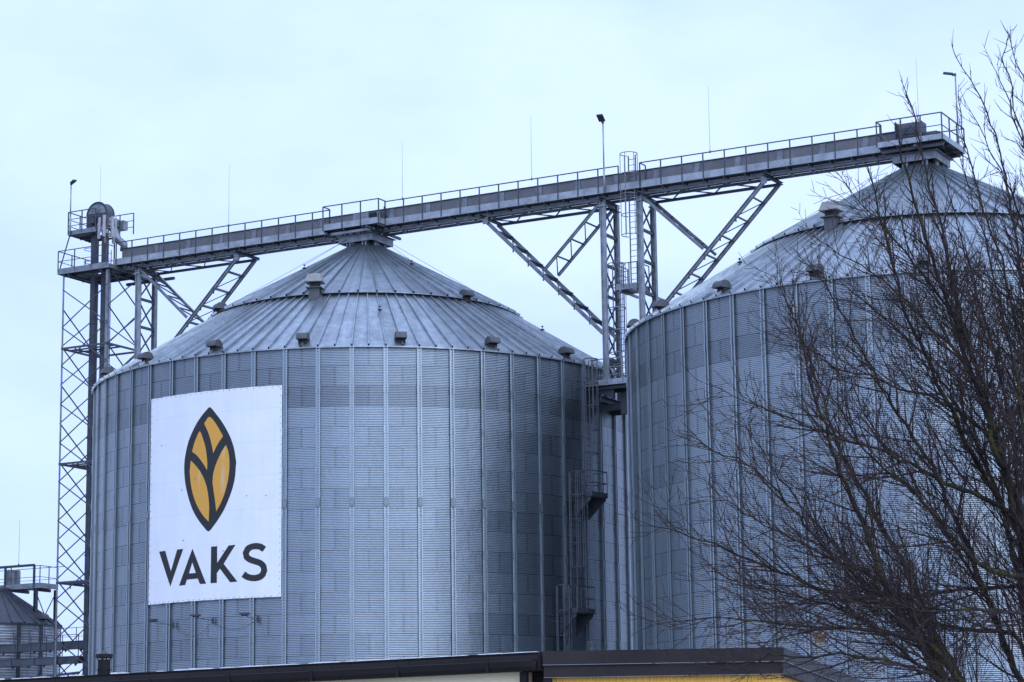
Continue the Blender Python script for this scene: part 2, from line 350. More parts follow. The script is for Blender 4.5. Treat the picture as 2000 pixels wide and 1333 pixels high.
# ---- limbs of the bare tree: base radius, tip radius, points
LIMBS=[
(0.112,0.010,[(5.13,24.00,1.43),(5.12,23.93,2.86),(5.07,23.86,3.86),(4.99,23.79,4.58),(4.82,23.71,5.06),(4.66,23.64,5.56),(4.60,23.57,5.71),(4.49,23.50,5.96),(4.40,23.43,6.22),(4.34,23.36,6.39),(4.22,23.29,6.76),(4.11,23.21,7.08),(4.00,23.14,7.43),(3.91,23.07,7.78),(3.84,23.00,8.07)]),
(0.061,0.008,[(4.90,24.10,5.09),(4.81,24.18,5.60),(4.75,24.25,5.90),(4.74,24.33,6.07),(4.69,24.40,6.32),(4.65,24.48,6.58),(4.61,24.55,6.90),(4.55,24.62,7.24),(4.52,24.70,7.65),(4.43,24.78,8.06),(4.38,24.85,8.47),(4.34,24.92,8.86),(4.28,25.00,9.14)]),
(0.076,0.008,[(5.20,24.40,2.53),(5.05,24.29,3.90),(4.90,24.17,4.61),(4.75,24.06,4.85),(4.63,23.95,5.02),(4.51,23.84,5.19),(4.40,23.72,5.42),(4.28,23.61,5.60),(4.18,23.50,5.78),(4.09,23.39,6.01),(3.96,23.28,6.19),(3.86,23.16,6.34),(3.80,23.05,6.49),(3.71,22.94,6.82),(3.63,22.83,7.15),(3.54,22.71,7.41),(3.48,22.60,7.61)]),
(0.071,0.006,[(5.44,25.00,1.72),(5.53,25.04,3.59),(5.55,25.08,5.19),(5.51,25.12,6.29),(5.44,25.17,7.08),(5.40,25.21,7.59),(5.37,25.25,8.05),(5.32,25.29,8.46),(5.27,25.33,8.81),(5.21,25.38,9.05),(5.15,25.42,9.25),(5.06,25.46,9.47),(4.92,25.50,9.73)]),
(0.056,0.006,[(5.55,25.00,4.65),(5.49,24.88,5.92),(5.50,24.75,7.31),(5.43,24.62,8.22),(5.35,24.50,8.72),(5.28,24.38,8.93),(5.22,24.25,9.12),(5.13,24.12,9.29),(5.16,24.00,9.38)]),
(0.046,0.006,[(5.53,25.00,5.18),(5.62,25.17,7.07),(5.69,25.33,8.30),(5.69,25.50,9.09),(5.68,25.67,9.55),(5.64,25.83,9.84),(5.64,26.00,10.04)]),
(0.086,0.007,[(4.64,23.60,1.54),(4.37,23.51,2.31),(4.08,23.42,2.85),(3.94,23.34,3.12),(3.78,23.25,3.33),(3.62,23.16,3.58),(3.52,23.08,3.77),(3.37,22.99,4.13),(3.25,22.90,4.46),(3.15,22.81,4.66),(3.05,22.72,4.89),(2.95,22.64,5.21),(2.89,22.55,5.31),(2.83,22.46,5.54),(2.76,22.38,5.82),(2.70,22.29,6.05),(2.65,22.20,6.33)]),
(0.071,0.007,[(4.75,23.90,1.53),(4.56,23.97,2.42),(4.35,24.04,2.94),(4.22,24.11,3.23),(4.10,24.18,3.52),(4.00,24.25,3.77),(3.85,24.32,4.21),(3.70,24.38,4.45),(3.52,24.45,4.88),(3.34,24.52,5.23),(3.22,24.59,5.69),(3.12,24.66,6.13),(2.99,24.73,6.58),(2.90,24.80,6.81)]),
(0.051,0.005,[(3.97,23.50,3.22),(3.77,23.41,3.54),(3.57,23.32,3.75),(3.39,23.23,3.85),(3.13,23.14,3.96),(2.91,23.05,4.15),(2.71,22.96,4.40),(2.51,22.87,4.62),(2.31,22.78,4.81),(2.12,22.69,4.92),(1.86,22.60,5.00)]),
(0.051,0.005,[(4.25,23.80,3.01),(3.91,23.72,3.55),(3.56,23.64,3.63),(3.15,23.56,3.71),(2.67,23.48,3.87),(2.40,23.40,3.97),(2.15,23.32,4.09),(1.91,23.24,4.18),(1.68,23.16,4.22),(1.48,23.08,4.31),(1.34,23.00,4.32)]),
(0.051,0.005,[(4.24,23.20,2.78),(3.94,23.09,3.18),(3.45,22.97,3.30),(3.04,22.86,3.33),(2.65,22.74,3.35),(2.14,22.63,3.39),(1.86,22.51,3.42),(1.46,22.40,3.37)]),
(0.076,0.006,[(5.17,24.60,2.03),(5.08,24.65,2.90),(4.95,24.71,3.28),(4.87,24.76,3.61),(4.75,24.81,3.95),(4.69,24.87,4.21),(4.61,24.92,4.47),(4.52,24.97,4.69),(4.38,25.03,5.13),(4.19,25.08,5.47),(3.98,25.13,5.82),(3.80,25.19,6.22),(3.65,25.24,6.56),(3.50,25.29,6.91),(3.30,25.35,7.26),(3.15,25.40,7.44)]),
(0.041,0.005,[(5.45,24.50,3.81),(4.92,24.43,3.82),(4.49,24.36,3.81),(4.07,24.29,3.73),(3.64,24.21,3.66),(3.23,24.14,3.70),(2.81,24.07,3.65),(2.50,24.00,3.70)]),
(0.041,0.005,[(5.19,23.20,3.40),(4.78,23.07,3.45),(4.32,22.93,3.49),(3.91,22.80,3.46),(3.50,22.67,3.50),(3.10,22.53,3.43),(2.70,22.40,3.35)]),
(0.041,0.005,[(4.95,24.00,4.53),(4.56,23.89,4.73),(4.24,23.78,4.80),(3.92,23.67,4.99),(3.61,23.56,5.11),(3.24,23.44,5.20),(2.93,23.33,5.31),(2.63,23.22,5.40),(2.32,23.11,5.51),(2.02,23.00,5.64)]),
(0.036,0.005,[(4.81,24.00,5.26),(4.54,24.11,5.54),(4.25,24.23,5.75),(3.96,24.34,5.85),(3.67,24.46,6.01),(3.38,24.57,6.11),(3.13,24.69,6.30),(2.89,24.80,6.49)]),
(0.041,0.005,[(4.45,23.50,3.98),(4.14,23.36,4.37),(3.88,23.21,4.65),(3.62,23.07,4.79),(3.36,22.93,5.02),(3.12,22.79,5.39),(2.91,22.64,5.67),(2.78,22.50,5.89)]),
(0.041,0.005,[(4.14,24.00,3.13),(3.83,24.13,3.54),(3.46,24.27,3.92),(3.07,24.40,4.19),(2.68,24.53,4.42),(2.34,24.67,4.65),(2.09,24.80,4.88)]),
(0.051,0.006,[(5.22,25.00,4.44),(5.25,25.07,5.20),(5.17,25.14,5.97),(5.06,25.21,6.59),(4.96,25.29,7.11),(4.86,25.36,7.58),(4.81,25.43,7.93),(4.75,25.50,8.30)]),
(0.036,0.005,[(3.74,22.50,2.90),(3.35,22.42,2.99),(2.97,22.33,3.06),(2.63,22.25,3.02),(2.29,22.17,3.04),(1.95,22.08,2.90),(1.72,22.00,2.94)]),
(0.046,0.005,[(5.40,25.00,2.91),(5.13,25.07,3.39),(4.72,25.13,3.45),(4.31,25.20,3.54),(3.91,25.27,3.90),(3.51,25.33,4.18),(3.21,25.40,4.56),(2.96,25.47,4.90),(2.71,25.53,5.30),(2.56,25.60,5.59)]),
(0.041,0.005,[(4.39,24.60,2.85),(4.00,24.69,3.12),(3.61,24.77,3.49),(3.32,24.86,3.66),(2.91,24.94,3.80),(2.50,25.03,3.90),(2.20,25.11,4.01),(1.94,25.20,4.24)]),
(0.041,0.005,[(4.72,23.60,5.10),(4.64,23.50,5.75),(4.44,23.40,6.29),(4.21,23.30,6.59),(4.03,23.20,6.82),(3.82,23.10,7.06),(3.59,23.00,7.30),(3.41,22.90,7.43),(3.30,22.80,7.56)]),
(0.036,0.005,[(4.72,24.20,5.81),(4.56,24.33,6.21),(4.23,24.47,6.62),(3.95,24.60,6.97),(3.66,24.73,7.23),(3.47,24.87,7.37),(3.27,25.00,7.57)]),
(0.046,0.006,[(5.66,25.60,4.72),(5.56,25.69,6.06),(5.48,25.77,6.75),(5.39,25.86,7.46),(5.22,25.94,8.11),(5.14,26.03,8.61),(5.07,26.11,9.04),(5.06,26.20,9.43)]),
(0.041,0.005,[(5.87,25.80,5.29),(5.54,25.88,5.98),(5.30,25.97,6.45),(5.07,26.05,7.04),(4.82,26.13,7.41),(4.57,26.22,7.84),(4.31,26.30,8.16)]),
(0.036,0.005,[(5.68,24.60,5.66),(5.50,24.50,6.61),(5.36,24.40,7.34),(5.23,24.30,7.76),(5.07,24.20,8.12),(4.91,24.10,8.42),(4.77,24.00,8.64)]),
(0.036,0.005,[(5.62,24.20,6.12),(5.50,24.10,7.17),(5.41,24.00,7.79),(5.28,23.90,8.19),(5.17,23.80,8.49),(5.06,23.70,8.79),(4.95,23.60,8.98)]),
(0.041,0.005,[(4.97,23.40,3.81),(4.96,23.31,4.95),(4.93,23.23,5.64),(4.84,23.14,6.14),(4.72,23.06,6.63),(4.63,22.97,7.07),(4.51,22.89,7.41),(4.41,22.80,7.75)]),
(0.036,0.005,[(5.07,25.00,4.71),(4.81,25.09,5.48),(4.59,25.17,5.98),(4.35,25.26,6.39),(4.10,25.34,6.69),(3.85,25.43,6.93),(3.60,25.51,7.18),(3.34,25.60,7.31)]),
(0.036,0.005,[(4.96,25.20,3.65),(4.68,25.30,4.21),(4.40,25.40,4.71),(4.11,25.50,5.11),(3.82,25.60,5.68),(3.64,25.70,6.20),(3.50,25.80,6.56)]),
(0.036,0.005,[(5.16,24.60,4.68),(4.92,24.53,5.50),(4.68,24.47,6.18),(4.43,24.40,6.71),(4.18,24.33,7.13),(3.92,24.27,7.44),(3.70,24.20,7.59)]),
]
# ------------------------------------------------------------------ grain silos
def cyl(a, r, z): return (r*math.sin(a), -r*math.cos(a), z)
def wall_mesh():
    nseg, nr, sub, lob = N_ST*2, 24, 6, 12
    vs = []; fs = []
    zs = []
    for j in range(nr):
        for t in range(lob*sub): zs.append((j, t/(lob*sub)))
    zs.append((nr, 0.0))
    for j, t in zs:
        z = Z_E-(j+t)*H_R
        r = R_S+0.0052*math.cos(2*math.pi*lob*t)+(0.004*(1-t) if True else 0)
        for k in range(nseg):
            a = LP+k*DA/2; vs.append((r*math.sin(a), -r*math.cos(a), z))
    for i in range(len(zs)-1):
        b = i*nseg; c = b+nseg
        for k in range(nseg):
            k2 = (k+1) % nseg; fs.append((b+k, c+k, c+k2, b+k2))
    me = bpy.data.meshes.new('wall'); me.from_pydata(vs, [], fs); me.materials.append(M['wall'])
    me.polygons.foreach_set('use_smooth', [True]*len(fs)); me.update(); return me
WALL = wall_mesh()
def stiff_mesh():
    # open hat rail: web against the sheets (bolt row), two flanges standing out with lips
    prof = [(-0.098,0.075),(-0.098,0.083),(-0.052,0.083),(-0.046,0.013),(0.046,0.013),(0.052,0.083),(0.098,0.083),(0.098,0.075),(0.060,0.075),(0.052,0.012),(-0.052,0.012),(-0.060,0.087)]
    m = MB(); m.prism([(x, -y) for x, y in prof], 2, 0.17, Z_E-0.02)
    for j in range(1, 12):                                    # splice plates
        z = Z_E-0.02-j*2.0*H_R
        for sx in (-0.078, 0.078): m.box(sx-0.027, sx+0.027, -0.104, -0.0945, z-0.30, z+0.02)
    m.box(-0.096, 0.096, -0.102, -0.0945, 14.48, 14.86, 1)
    return m.mesh('stiffener', ['stiff','galv'])
STIFF = stiff_mesh()
def roof_low_mesh():
    m = MB(); n = 112; da = 2*math.pi/n
    ro, zo, ri, zi = 13.13, 21.475, 7.30, 25.06
    for k in range(n):
        a0 = LP+k*da; a1 = a0+da
        m.add([cyl(a0,ro,zo),cyl(a1,ro,zo),cyl(a1,ri,zi),cyl(a0,ri,zi)], [(0,1,2,3)])
        m.add([cyl(a0,ro,zo),cyl(a1,ro,zo),cyl(a1,ro,zo-0.06),cyl(a0,ro,zo-0.06)], [(0,1,2,3)])
        m.add([cyl(a0,ro,zo-0.06),cyl(a1,ro,zo-0.06),cyl(a1,R_S-0.02,zo-0.02),cyl(a0,R_S-0.02,zo-0.02)], [(0,1,2,3)])
        rib(m, a0, ro+0.015, zo, ri, zi, 0.09, 0.065, 0.095)
    return m.mesh('roof', ['roof_low','black'])
def rib(m, a, ro, zo, ri, zi, wo, wi, h):
    rad = Vector((math.sin(a), -math.cos(a), 0)); tan = Vector((math.cos(a), math.sin(a), 0))
    sl = (rad*(ro-ri)+Vector((0,0,zo-zi))).normalized(); nrm = sl.cross(tan); nrm = nrm if nrm.z > 0 else -nrm
    vs = []
    for r, z, w_ in ((ro,zo,wo),(ri,zi,wi)):
        c = rad*r+Vector((0,0,z))
        vs += [c-tan*w_/2-nrm*0.005, c-tan*w_*0.28+nrm*h, c+tan*w_*0.28+nrm*h, c+tan*w_/2-nrm*0.005]
    m.add(vs, [(0,1,5,4),(1,2,6,5),(2,3,7,6)], 0); m.add(vs[:4], [(0,3,2,1)], 1)  # end face painted black for the dark of the hollow rib
def roof_up_mesh():
    m = MB(); n = 56; da = 2*math.pi/n
    ro, zo, ri, zi = 7.66, 25.04, 1.03, 28.70
    for k in range(n):
        a0 = LP+k*da; a1 = a0+da; am = (a0+a1)/2
        def pt(a, r, z): return cyl(a, r*(1 if a != am else math.cos(da/2)), z)
        m.add([cyl(a0,ro,zo),cyl(a1,ro,zo),cyl(a1,ri,zi),cyl(a0,ri,zi)], [(0,1,2,3)])
        m.add([cyl(a0,ro,zo),cyl(a1,ro,zo),cyl(a1,ro,zo-0.03),cyl(a0,ro,zo-0.03)], [(0,1,2,3)])
        m.add([cyl(a0,ro,zo-0.03),cyl(a1,ro,zo-0.03),cyl(a1,ro-0.12,zo-0.03),cyl(a0,ro-0.12,zo-0.03)], [(0,1,2,3)], 1)  # shadow gap under the overlap, painted black here and just below
        m.add([cyl(a0,ro-0.12,zo-0.03),cyl(a1,ro-0.12,zo-0.03),cyl(a1,ro-0.12,zo-0.3),cyl(a0,ro-0.12,zo-0.3)], [(0,1,2,3)], 1)
        rib(m, a0, ro+0.015, zo, ri, zi, 0.11, 0.05, 0.095)
    return m.mesh('roof', ['roof_up','black'])
ROOF_LOW, ROOF_UP = roof_low_mesh(), roof_up_mesh()

def hood_vent_meshes():
    """half barrel hood with a dark mouth under it, on a short neck; local: x tangential, y inwards, z up, origin on the roof at the neck"""
    h = MB(); r = 0.31; zb = 0.11
    arc = [(-r*math.cos(math.pi*i/14)-0.06, zb+r*math.sin(math.pi*i/14)) for i in range(15)]
    h.prism(arc, 0, -0.245, 0.245)
    nk = MB(); nk.add([(-0.17,-0.16,-0.18),(0.17,-0.16,-0.18),(0.17,0.20,0.02),(-0.17,0.20,0.02),(-0.21,-0.10,zb-0.004),(0.21,-0.10,zb-0.004),(0.21,0.20,zb-0.004),(-0.21,0.20,zb-0.004)],
        [(0,3,2,1),(4,5,6,7),(0,1,5,4),(1,2,6,5),(2,3,7,6),(3,0,4,7)])
    mo = MB(); mo.box(-0.22, 0.22, -0.35, -0.11, zb-0.014, zb-0.002)  # flat plate painted black for the shade in the open mouth
    return h.mesh('hood', ['vent']), nk.mesh('roof_vent', ['vent_dark']), mo.mesh('mouth', ['black'])
HOOD, NECK, MOUTH = hood_vent_meshes()
def link(name, me, parent, loc=(0,0,0), rz=0.0):
    o = bpy.data.objects.new(name, me); col.objects.link(o); o.parent = parent; o.location = loc; o.rotation_euler = (0,0,rz); return o
def roof_vent(root, adeg, r, z):
    a = R_(adeg); n = link('roof_vent', NECK, root, cyl(a, r, z), a); link('hood', HOOD, n); link('mouth', MOUTH, n); return n
def exhaust_meshes():
    b = MB(); b.box(-0.25,0.25,-0.25,0.25,-0.35,0.42); b.box(-0.36,0.36,-0.36,0.36,0.42,0.46)
    nk = MB(); nk.box(-0.21,0.21,-0.21,0.21,0.46,0.80)
    cp = MB(); q = 0.39; t = 0.29
    cp.add([(-q,-q,0.74),(q,-q,0.74),(q,q,0.74),(-q,q,0.74),(-t,-t,1.08),(t,-t,1.08),(t,t,1.08),(-t,t,1.08),(0,0,1.15)],
        [(0,3,2,1),(0,1,5,4),(1,2,6,5),(2,3,7,6),(3,0,4,7),(4,5,8),(5,6,8),(6,7,8),(7,4,8)])
    cp.box(-q-0.02,q+0.02,-q-0.02,q+0.02,0.70,0.74)
    return b.mesh('exhaust_turret', ['vent']), nk.mesh('louvre', ['vent_dark']), cp.mesh('cowl', ['beige'])
EXB, EXN, EXC = exhaust_meshes()
def spigot_mesh():
    m = MB(); m.tube([(0,0,-0.05),(0,0,0.30)], 0.013, 6); m.lathe([(0.10,0.13),(0.11,0.16),(0.05,0.19)], 10); m.lathe([(0.05,0.27),(0.05,0.33)], 8); return m.mesh('wire_holder', ['steel_dark'])
SPIG = spigot_mesh()
def roof_z(r): return Z_E-0.03+(13.13-r)*0.6149 if r > 7.5 else 25.04+(7.66-r)*0.552
def make_silo(name, label, cx, cy, rot, vents, upper_vents, exhaust, spigots, krange):
    t = Thing(name, label, 'grain silo', (cx,cy,0), 'local', 'corrugated grain silos')
    root = t.root
    wl = link('wall', WALL, root, rz=rot)
    f = MB(); f.lathe([(13.5,0.0),(13.5,0.35),(13.2,0.38)], 64); t.part('foundation', f, 'concrete')
    for k in krange:
        a = LP+k*DA+rot; link('stiffener', STIFF, root, (R_S*math.sin(a), -R_S*math.cos(a), 0), a)
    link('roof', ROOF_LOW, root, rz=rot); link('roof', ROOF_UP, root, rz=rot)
    c = MB(); c.lathe([(1.17,28.60),(1.18,28.67),(0.80,28.95)], 40); c.lathe([(0.5,28.955),(0.5,29.5)], 20)
    co = t.part('roof_collar', c, 'galv_dull', smooth=False)
    # square steel ring that carries the bridge, aligned with it
    fr = MB()
    def q(s, o, z): return (EX*s+EY*o, EY*s-EX*o, z)
    def bx(s0,s1,o0,o1,z0,z1,m=0):
        fr.add([q(s0,o0,z0),q(s1,o0,z0),q(s1,o1,z0),q(s0,o1,z0),q(s0,o0,z1),q(s1,o0,z1),q(s1,o1,z1),q(s0,o1,z1)],
          [(0,3,2,1),(4,5,6,7),(0,1,5,4),(1,2,6,5),(2,3,7,6),(3,0,4,7)], m)
    bx(-0.98,0.98,0.90,0.98,29.00,29.34); bx(-0.98,0.98,-0.98,-0.90,29.00,29.34)
    bx(-0.98,-0.90,-0.90,0.90,29.00,29.34); bx(0.90,0.98,-0.90,0.90,29.00,29.34)
    bx(-1.10,1.10,0.80,1.10,29.345,29.37); bx(-1.10,1.10,-1.10,-0.80,29.345,29.37)
    bx(0.80,1.10,-0.79,0.79,29.345,29.37); bx(-1.10,-0.80,-0.79,0.79,29.345,29.37)
    for s_, o_ in ((-0.45,0.84),(0.45,0.84),(0.84,0.4),(0.84,-0.4)):
        for d in (-0.09,0.09):
            if o_ == 0.84: bx(s_+d-0.04,s_+d+0.04,o_-0.05,o_+0.05,28.66,28.998)
            else: bx(s_-0.05,s_+0.05,o_+d-0.04,o_+d+0.04,28.66,28.998)
    t.part('support_ring', fr, 'galv')
    for a in vents: roof_vent(root, a, 12.72, roof_z(12.72))
    for a in upper_vents: roof_vent(root, a, 7.55, 25.05)
    a, r = exhaust; a = R_(a); e = link('exhaust_turret', EXB, root, cyl(a, r, roof_z(r)), a+0.1); link('louvre', EXN, e); link('cowl', EXC, e)
    for a, r in spigots: link('wire_holder', SPIG, root, cyl(R_(a), r, roof_z(r)))
    return t
siloL = make_silo('grain_silo', 'corrugated steel grain silo carrying the big white banner on its wall', LX, LY, 0.0,
    [-67.0,-47.7,-28.0,-8.9,10.3,29.4,48.5,67.5], [41.5,-62.0], (-14.0,7.75), [(7.2,9.67),(-47.4,3.8),(41.0,3.6),(62,9.7)], range(-3,27))
siloR = make_silo('grain_silo', 'corrugated steel grain silo on the right, behind the bare tree branches', RX, RY, R_(-1.307),
    [-86.5,-68.0,-48.9,-29.4,-10.3,9,28,47,66], [62.0], (-38.6,7.75), [(-61.2,9.73)], range(-6,26))
def steel(t, nm, mb, mat='galv_dull', parent=None): return t.part(nm, mb, mat, parent)

# ladders, cages and landings fixed to the bannered silo
def silo_ladder(t, adeg, z0, z1, zc0):
    a = R_(adeg); rad = Vector((math.sin(a),-math.cos(a),0)); tan = Vector((math.cos(a),math.sin(a),0))
    def P(tt, rr, z): v = rad*rr+tan*tt; return (v.x, v.y, z)
    m = MB()
    for s_ in (-0.21,0.21): m.beam(P(s_,13.30,z0), P(s_,13.30,z1), 0.05, 0.05)
    z = z0+0.15
    while z < z1: m.tube([P(-0.2,13.30,z),P(0.2,13.30,z)], 0.016, 5); z += 0.28
    z = z0+0.6
    while z < z1:
        for s_ in (-0.21,0.21): m.beam(P(s_,13.0,z), P(s_,13.30,z), 0.03)
        z += 2.2
    o = t.part('ladder', m, 'galv_dull')
    c = MB(); nh = max(2, round((z1-zc0)/1.08)); R0 = 0.31
    ang = [math.pi*(-0.72+1.44*i/12) for i in range(13)]
    for i in range(nh+1):
        z = zc0+(z1-zc0)*i/nh
        c.tube([P(R0*math.sin(g_), 13.56+R0*math.cos(g_), z) for g_ in ang], 0.026, 5)
    for i in (1,4,6,8,11): c.beam(P(R0*math.sin(ang[i]),13.56+R0*math.cos(ang[i]),zc0), P(R0*math.sin(ang[i]),13.56+R0*math.cos(ang[i]),z1), 0.042, 0.03)
    t.part('safety_cage', c, 'galv_dull', o)
    return o
def landing(t, adeg, z, gap):
    a = R_(adeg); rad = Vector((math.sin(a),-math.cos(a),0)); tan = Vector((math.cos(a),math.sin(a),0))
    def P(tt, rr, zz): v = rad*rr+tan*tt; return (v.x, v.y, zz)
    def bx(m, t0,t1,r0,r1,z0,z1): m.add([P(t0,r0,z0),P(t1,r0,z0),P(t1,r1,z0),P(t0,r1,z0),P(t0,r0,z1),P(t1,r0,z1),P(t1,r1,z1),P(t0,r1,z1)],[(0,3,2,1),(4,5,6,7),(0,1,5,4),(1,2,6,5),(2,3,7,6),(3,0,4,7)])
    m = MB(); bx(m,-0.66,0.52,13.12,14.2,z-0.06,z); bx(m,-0.66,-0.63,13.12,14.2,z+0.002,z+0.16); bx(m,0.49,0.52,13.12,14.2,z+0.002,z+0.16); bx(m,-0.62,0.48,14.17,14.2,z+0.002,z+0.16)
    o = t.part('landing', m, 'galv_dull')
    b = MB()
    for tt in (-0.62,0.44):
        vs = [P(tt,13.12,z-0.065),P(tt,14.1,z-0.065),P(tt,14.1,z-0.18),P(tt,13.12,z-0.95)]; vs += [tuple(Vector(v)+tan*0.06) for v in vs]
        b.add(vs, [(0,1,2,3),(7,6,5,4),(0,4,5,1),(1,5,6,2),(2,6,7,3),(3,7,4,0)])
    t.part('bracket', b, 'galv_dull', o)
    r = MB()
    posts = [(-0.64,13.75),(-0.64,14.18),(0.0,14.18),(0.5,14.18),(0.5,13.4)]
    for tt, rr in posts: r.beam(P(tt,rr,z), P(tt,rr,z+1.1), 0.045)
    for zz in (1.1,0.58):
        for (p, q_) in (((-0.64,13.75),(-0.64,14.18)),((-0.64,14.18),(0.5,14.18)),((0.5,14.18),(0.5,13.4))): r.beam(P(*p,z+zz),P(*q_,z+zz),0.04)
    t.part('railing', r, 'galv_dull', o)
silo_ladder(siloL, 51.9, 15.3, 21.6, 17.3); silo_ladder(siloL, 47.0, 10.1, 16.35, 12.1); silo_ladder(siloL, 43.0, 2.5, 11.25, 4.7)
landing(siloL, 50.7, 15.3, 0); landing(siloL, 46.3, 10.1, 0)

# ------------------------------------------------------------------ banner with emblem and lettering
def banner():
    t = Thing('banner', 'large white vinyl banner with an ochre grain emblem and dark lettering on the silo wall', 'banner', (LX,LY,0), 'local')
    RB = 13.118
    m = MB(); na, nz = 30, 24; a0, a1, z0, z1 = BANNER
    for th in (0, 1):
        for i in range(na+1):
            for j in range(nz+1):
                u = i/na; v = j/nz; sag = 0.012*math.sin(u*math.pi*18)*(1 if v in (0,1) else 0.3)
                m.v.append(cyl(R_(a0+(a1-a0)*u), RB-0.012*th, z0+(z1-z0)*v+(sag*0.6 if j in (0,nz) else 0)))
    W_ = nz+1; off = (na+1)*W_
    for i in range(na):
        for j in range(nz):
            b = i*W_+j; m.f.append((b, b+W_, b+W_+1, b+1)); m.f.append((off+b, off+b+1, off+b+W_+1, off+b+W_)); m.m += [0,0]
    for i in range(na):
        for j in (0,nz): b = i*W_+j; m.f.append((b,off+b,off+b+W_,b+W_)); m.m.append(0)
    for j in range(nz):
        for i in (0,na): b = i*W_+j; m.f.append((b,b+1,off+b+1,off+b)); m.m.append(0)
    def ink(name, polys, mat, lift, holes=()):
        bm = bmesh.new()
        for poly in polys:
            vs = [bm.verts.new((x, z, 0)) for x, z in poly]; es = [bm.edges.new((vs[i], vs[(i+1) % len(vs)])) for i in range(len(vs))]
            for h in holes:
                hv = [bm.verts.new((x, z, 0)) for x, z in h]; es += [bm.edges.new((hv[i], hv[(i+1) % len(hv)])) for i in range(len(hv))]
            bmesh.ops.triangle_fill(bm, use_beauty=True, edges=es)
        for c in range(-44, -12):
            bmesh.ops.bisect_plane(bm, geom=bm.verts[:]+bm.edges[:]+bm.faces[:], plane_co=(c,0,0), plane_no=(1,0,0))
        for v in bm.verts: v.co = Vector(cyl(R_(v.co.x), RB+lift, v.co.y))
        bmesh.ops.recalc_face_normals(bm, faces=bm.faces)
        for f in bm.faces:
            c = f.calc_center_median()
            if f.normal.dot(Vector((c.x,c.y,0))) < 0: f.normal_flip()
        me = bpy.data.meshes.new(name); bm.to_mesh(me); bm.free(); me.materials.append(M[mat])
        o = bpy.data.objects.new(name, me); col.objects.link(o); o.parent = t.root; return o
    def smooth_poly(p, closed=True):
        out = []; n = len(p)
        for i in range(n):
            a, b, c, d = p[i-1], p[i], p[(i+1) % n], p[(i+2) % n]
            out.append(b)
            def corner(x, y, z_):
                u = Vector((y[0]-x[0], y[1]-x[1])); v = Vector((z_[0]-y[0], z_[1]-y[1])); return u.length > 0 and v.length > 0 and u.angle(v) > 0.75
            if not corner(a,b,c) and not corner(b,c,d):
                out.append(((-a[0]+9*b[0]+9*c[0]-d[0])/16, (-a[1]+9*b[1]+9*c[1]-d[1])/16))
        return out
    em = ink('emblem', [smooth_poly(LEAF)], 'print', 0.006)
    for c in CELLS:
        k = ink('emblem_cell', [smooth_poly(c)], 'gold', 0.010); k.parent = em
    ink('letter', [LV], 'print', 0.006); ink('letter', [LA], 'print', 0.006, (LAH,)); ink('letter', [LK], 'print', 0.006); ink('letter', [smooth_poly(LS)], 'print', 0.006)
    ey = m
    for i in range(24):
        for z in (z0+0.06, z1-0.06): p = cyl(R_(a0+(a1-a0)*(i+0.5)/24), RB+0.006, z); ey.box(p[0]-0.013,p[0]+0.013,p[1]-0.012,p[1]+0.012,p[2]-0.013,p[2]+0.013,1)
    for j in range(30):
        for a in (a0+0.3, a1-0.3): p = cyl(R_(a), RB+0.006, z0+(z1-z0)*(j+0.5)/30); ey.box(p[0]-0.013,p[0]+0.013,p[1]-0.012,p[1]+0.012,p[2]-0.013,p[2]+0.013,1)
    rng_ = random.Random(3)
    for _ in range(9): p = cyl(R_(rng_.uniform(a0+3,a1-3)), RB+0.006, rng_.uniform(z0+1,z1-1)); ey.box(p[0]-0.02,p[0]+0.02,p[1]-0.012,p[1]+0.012,p[2]-0.02,p[2]+0.02,1)
    t.part('sheet', m, ['vinyl','galv_dull'])
banner()
# three small floodlights on brackets under the banner
FL = [(-37.4, 9.82, 'first slim floodlight from the left, bracketed to the silo wall under the banner'), (-27.9, 9.90, 'second slim floodlight, bracketed to the silo wall under the middle of the banner'), (-18.4, 9.86, 'third slim floodlight, bracketed to the silo wall under the right end of the banner')]
for i, (a, z, lb) in enumerate(FL):
    p = cyl(R_(a+1.2), 13.10, z); t = Thing('floodlight', lb, 'floodlight', (LX+p[0],LY+p[1],z), 'local', 'floodlights under the banner', R_(a+1.2))
    m = MB(); m.tube([(0,0,-0.10),(-0.05,-0.9,-0.06),(-0.12,-1.1,0.0)], 0.013, 6); m.box(-0.05,0.05,-0.03,0.0,-0.25,0.05); t.part('bracket_arm', m, 'steel_dark')
    h = MB(); h.box(-0.30,0.10,-1.30,-1.06,0.02,0.09); h.box(-0.22,0.02,-1.24,-1.12,-0.03,0.018); t.part('lamp_head', h, 'steel_dark')
wr = MB()
def sagline(m, p, q, sag, r, n=10):
    p = Vector(p); q = Vector(q); m.tube([tuple(p.lerp(q, i/n)-Vector((0,0,sag*4*(i/n)*(1-i/n)))) for i in range(n+1)], r, 4)
for (a, b, s_) in ((-36.2,-26.7,0.6),(-26.7,-17.2,0.4)):
    sagline(wr, cyl(R_(a),13.13,9.75), cyl(R_(b),13.13,9.8), s_, 0.006)
wr.v = [(x+LX,y+LY,z) for x,y,z in wr.v]
single('power_cable', 'thin black cable sagging between the floodlights below the banner', 'cable', (LX,LY,0), wr, 'black', 'world')
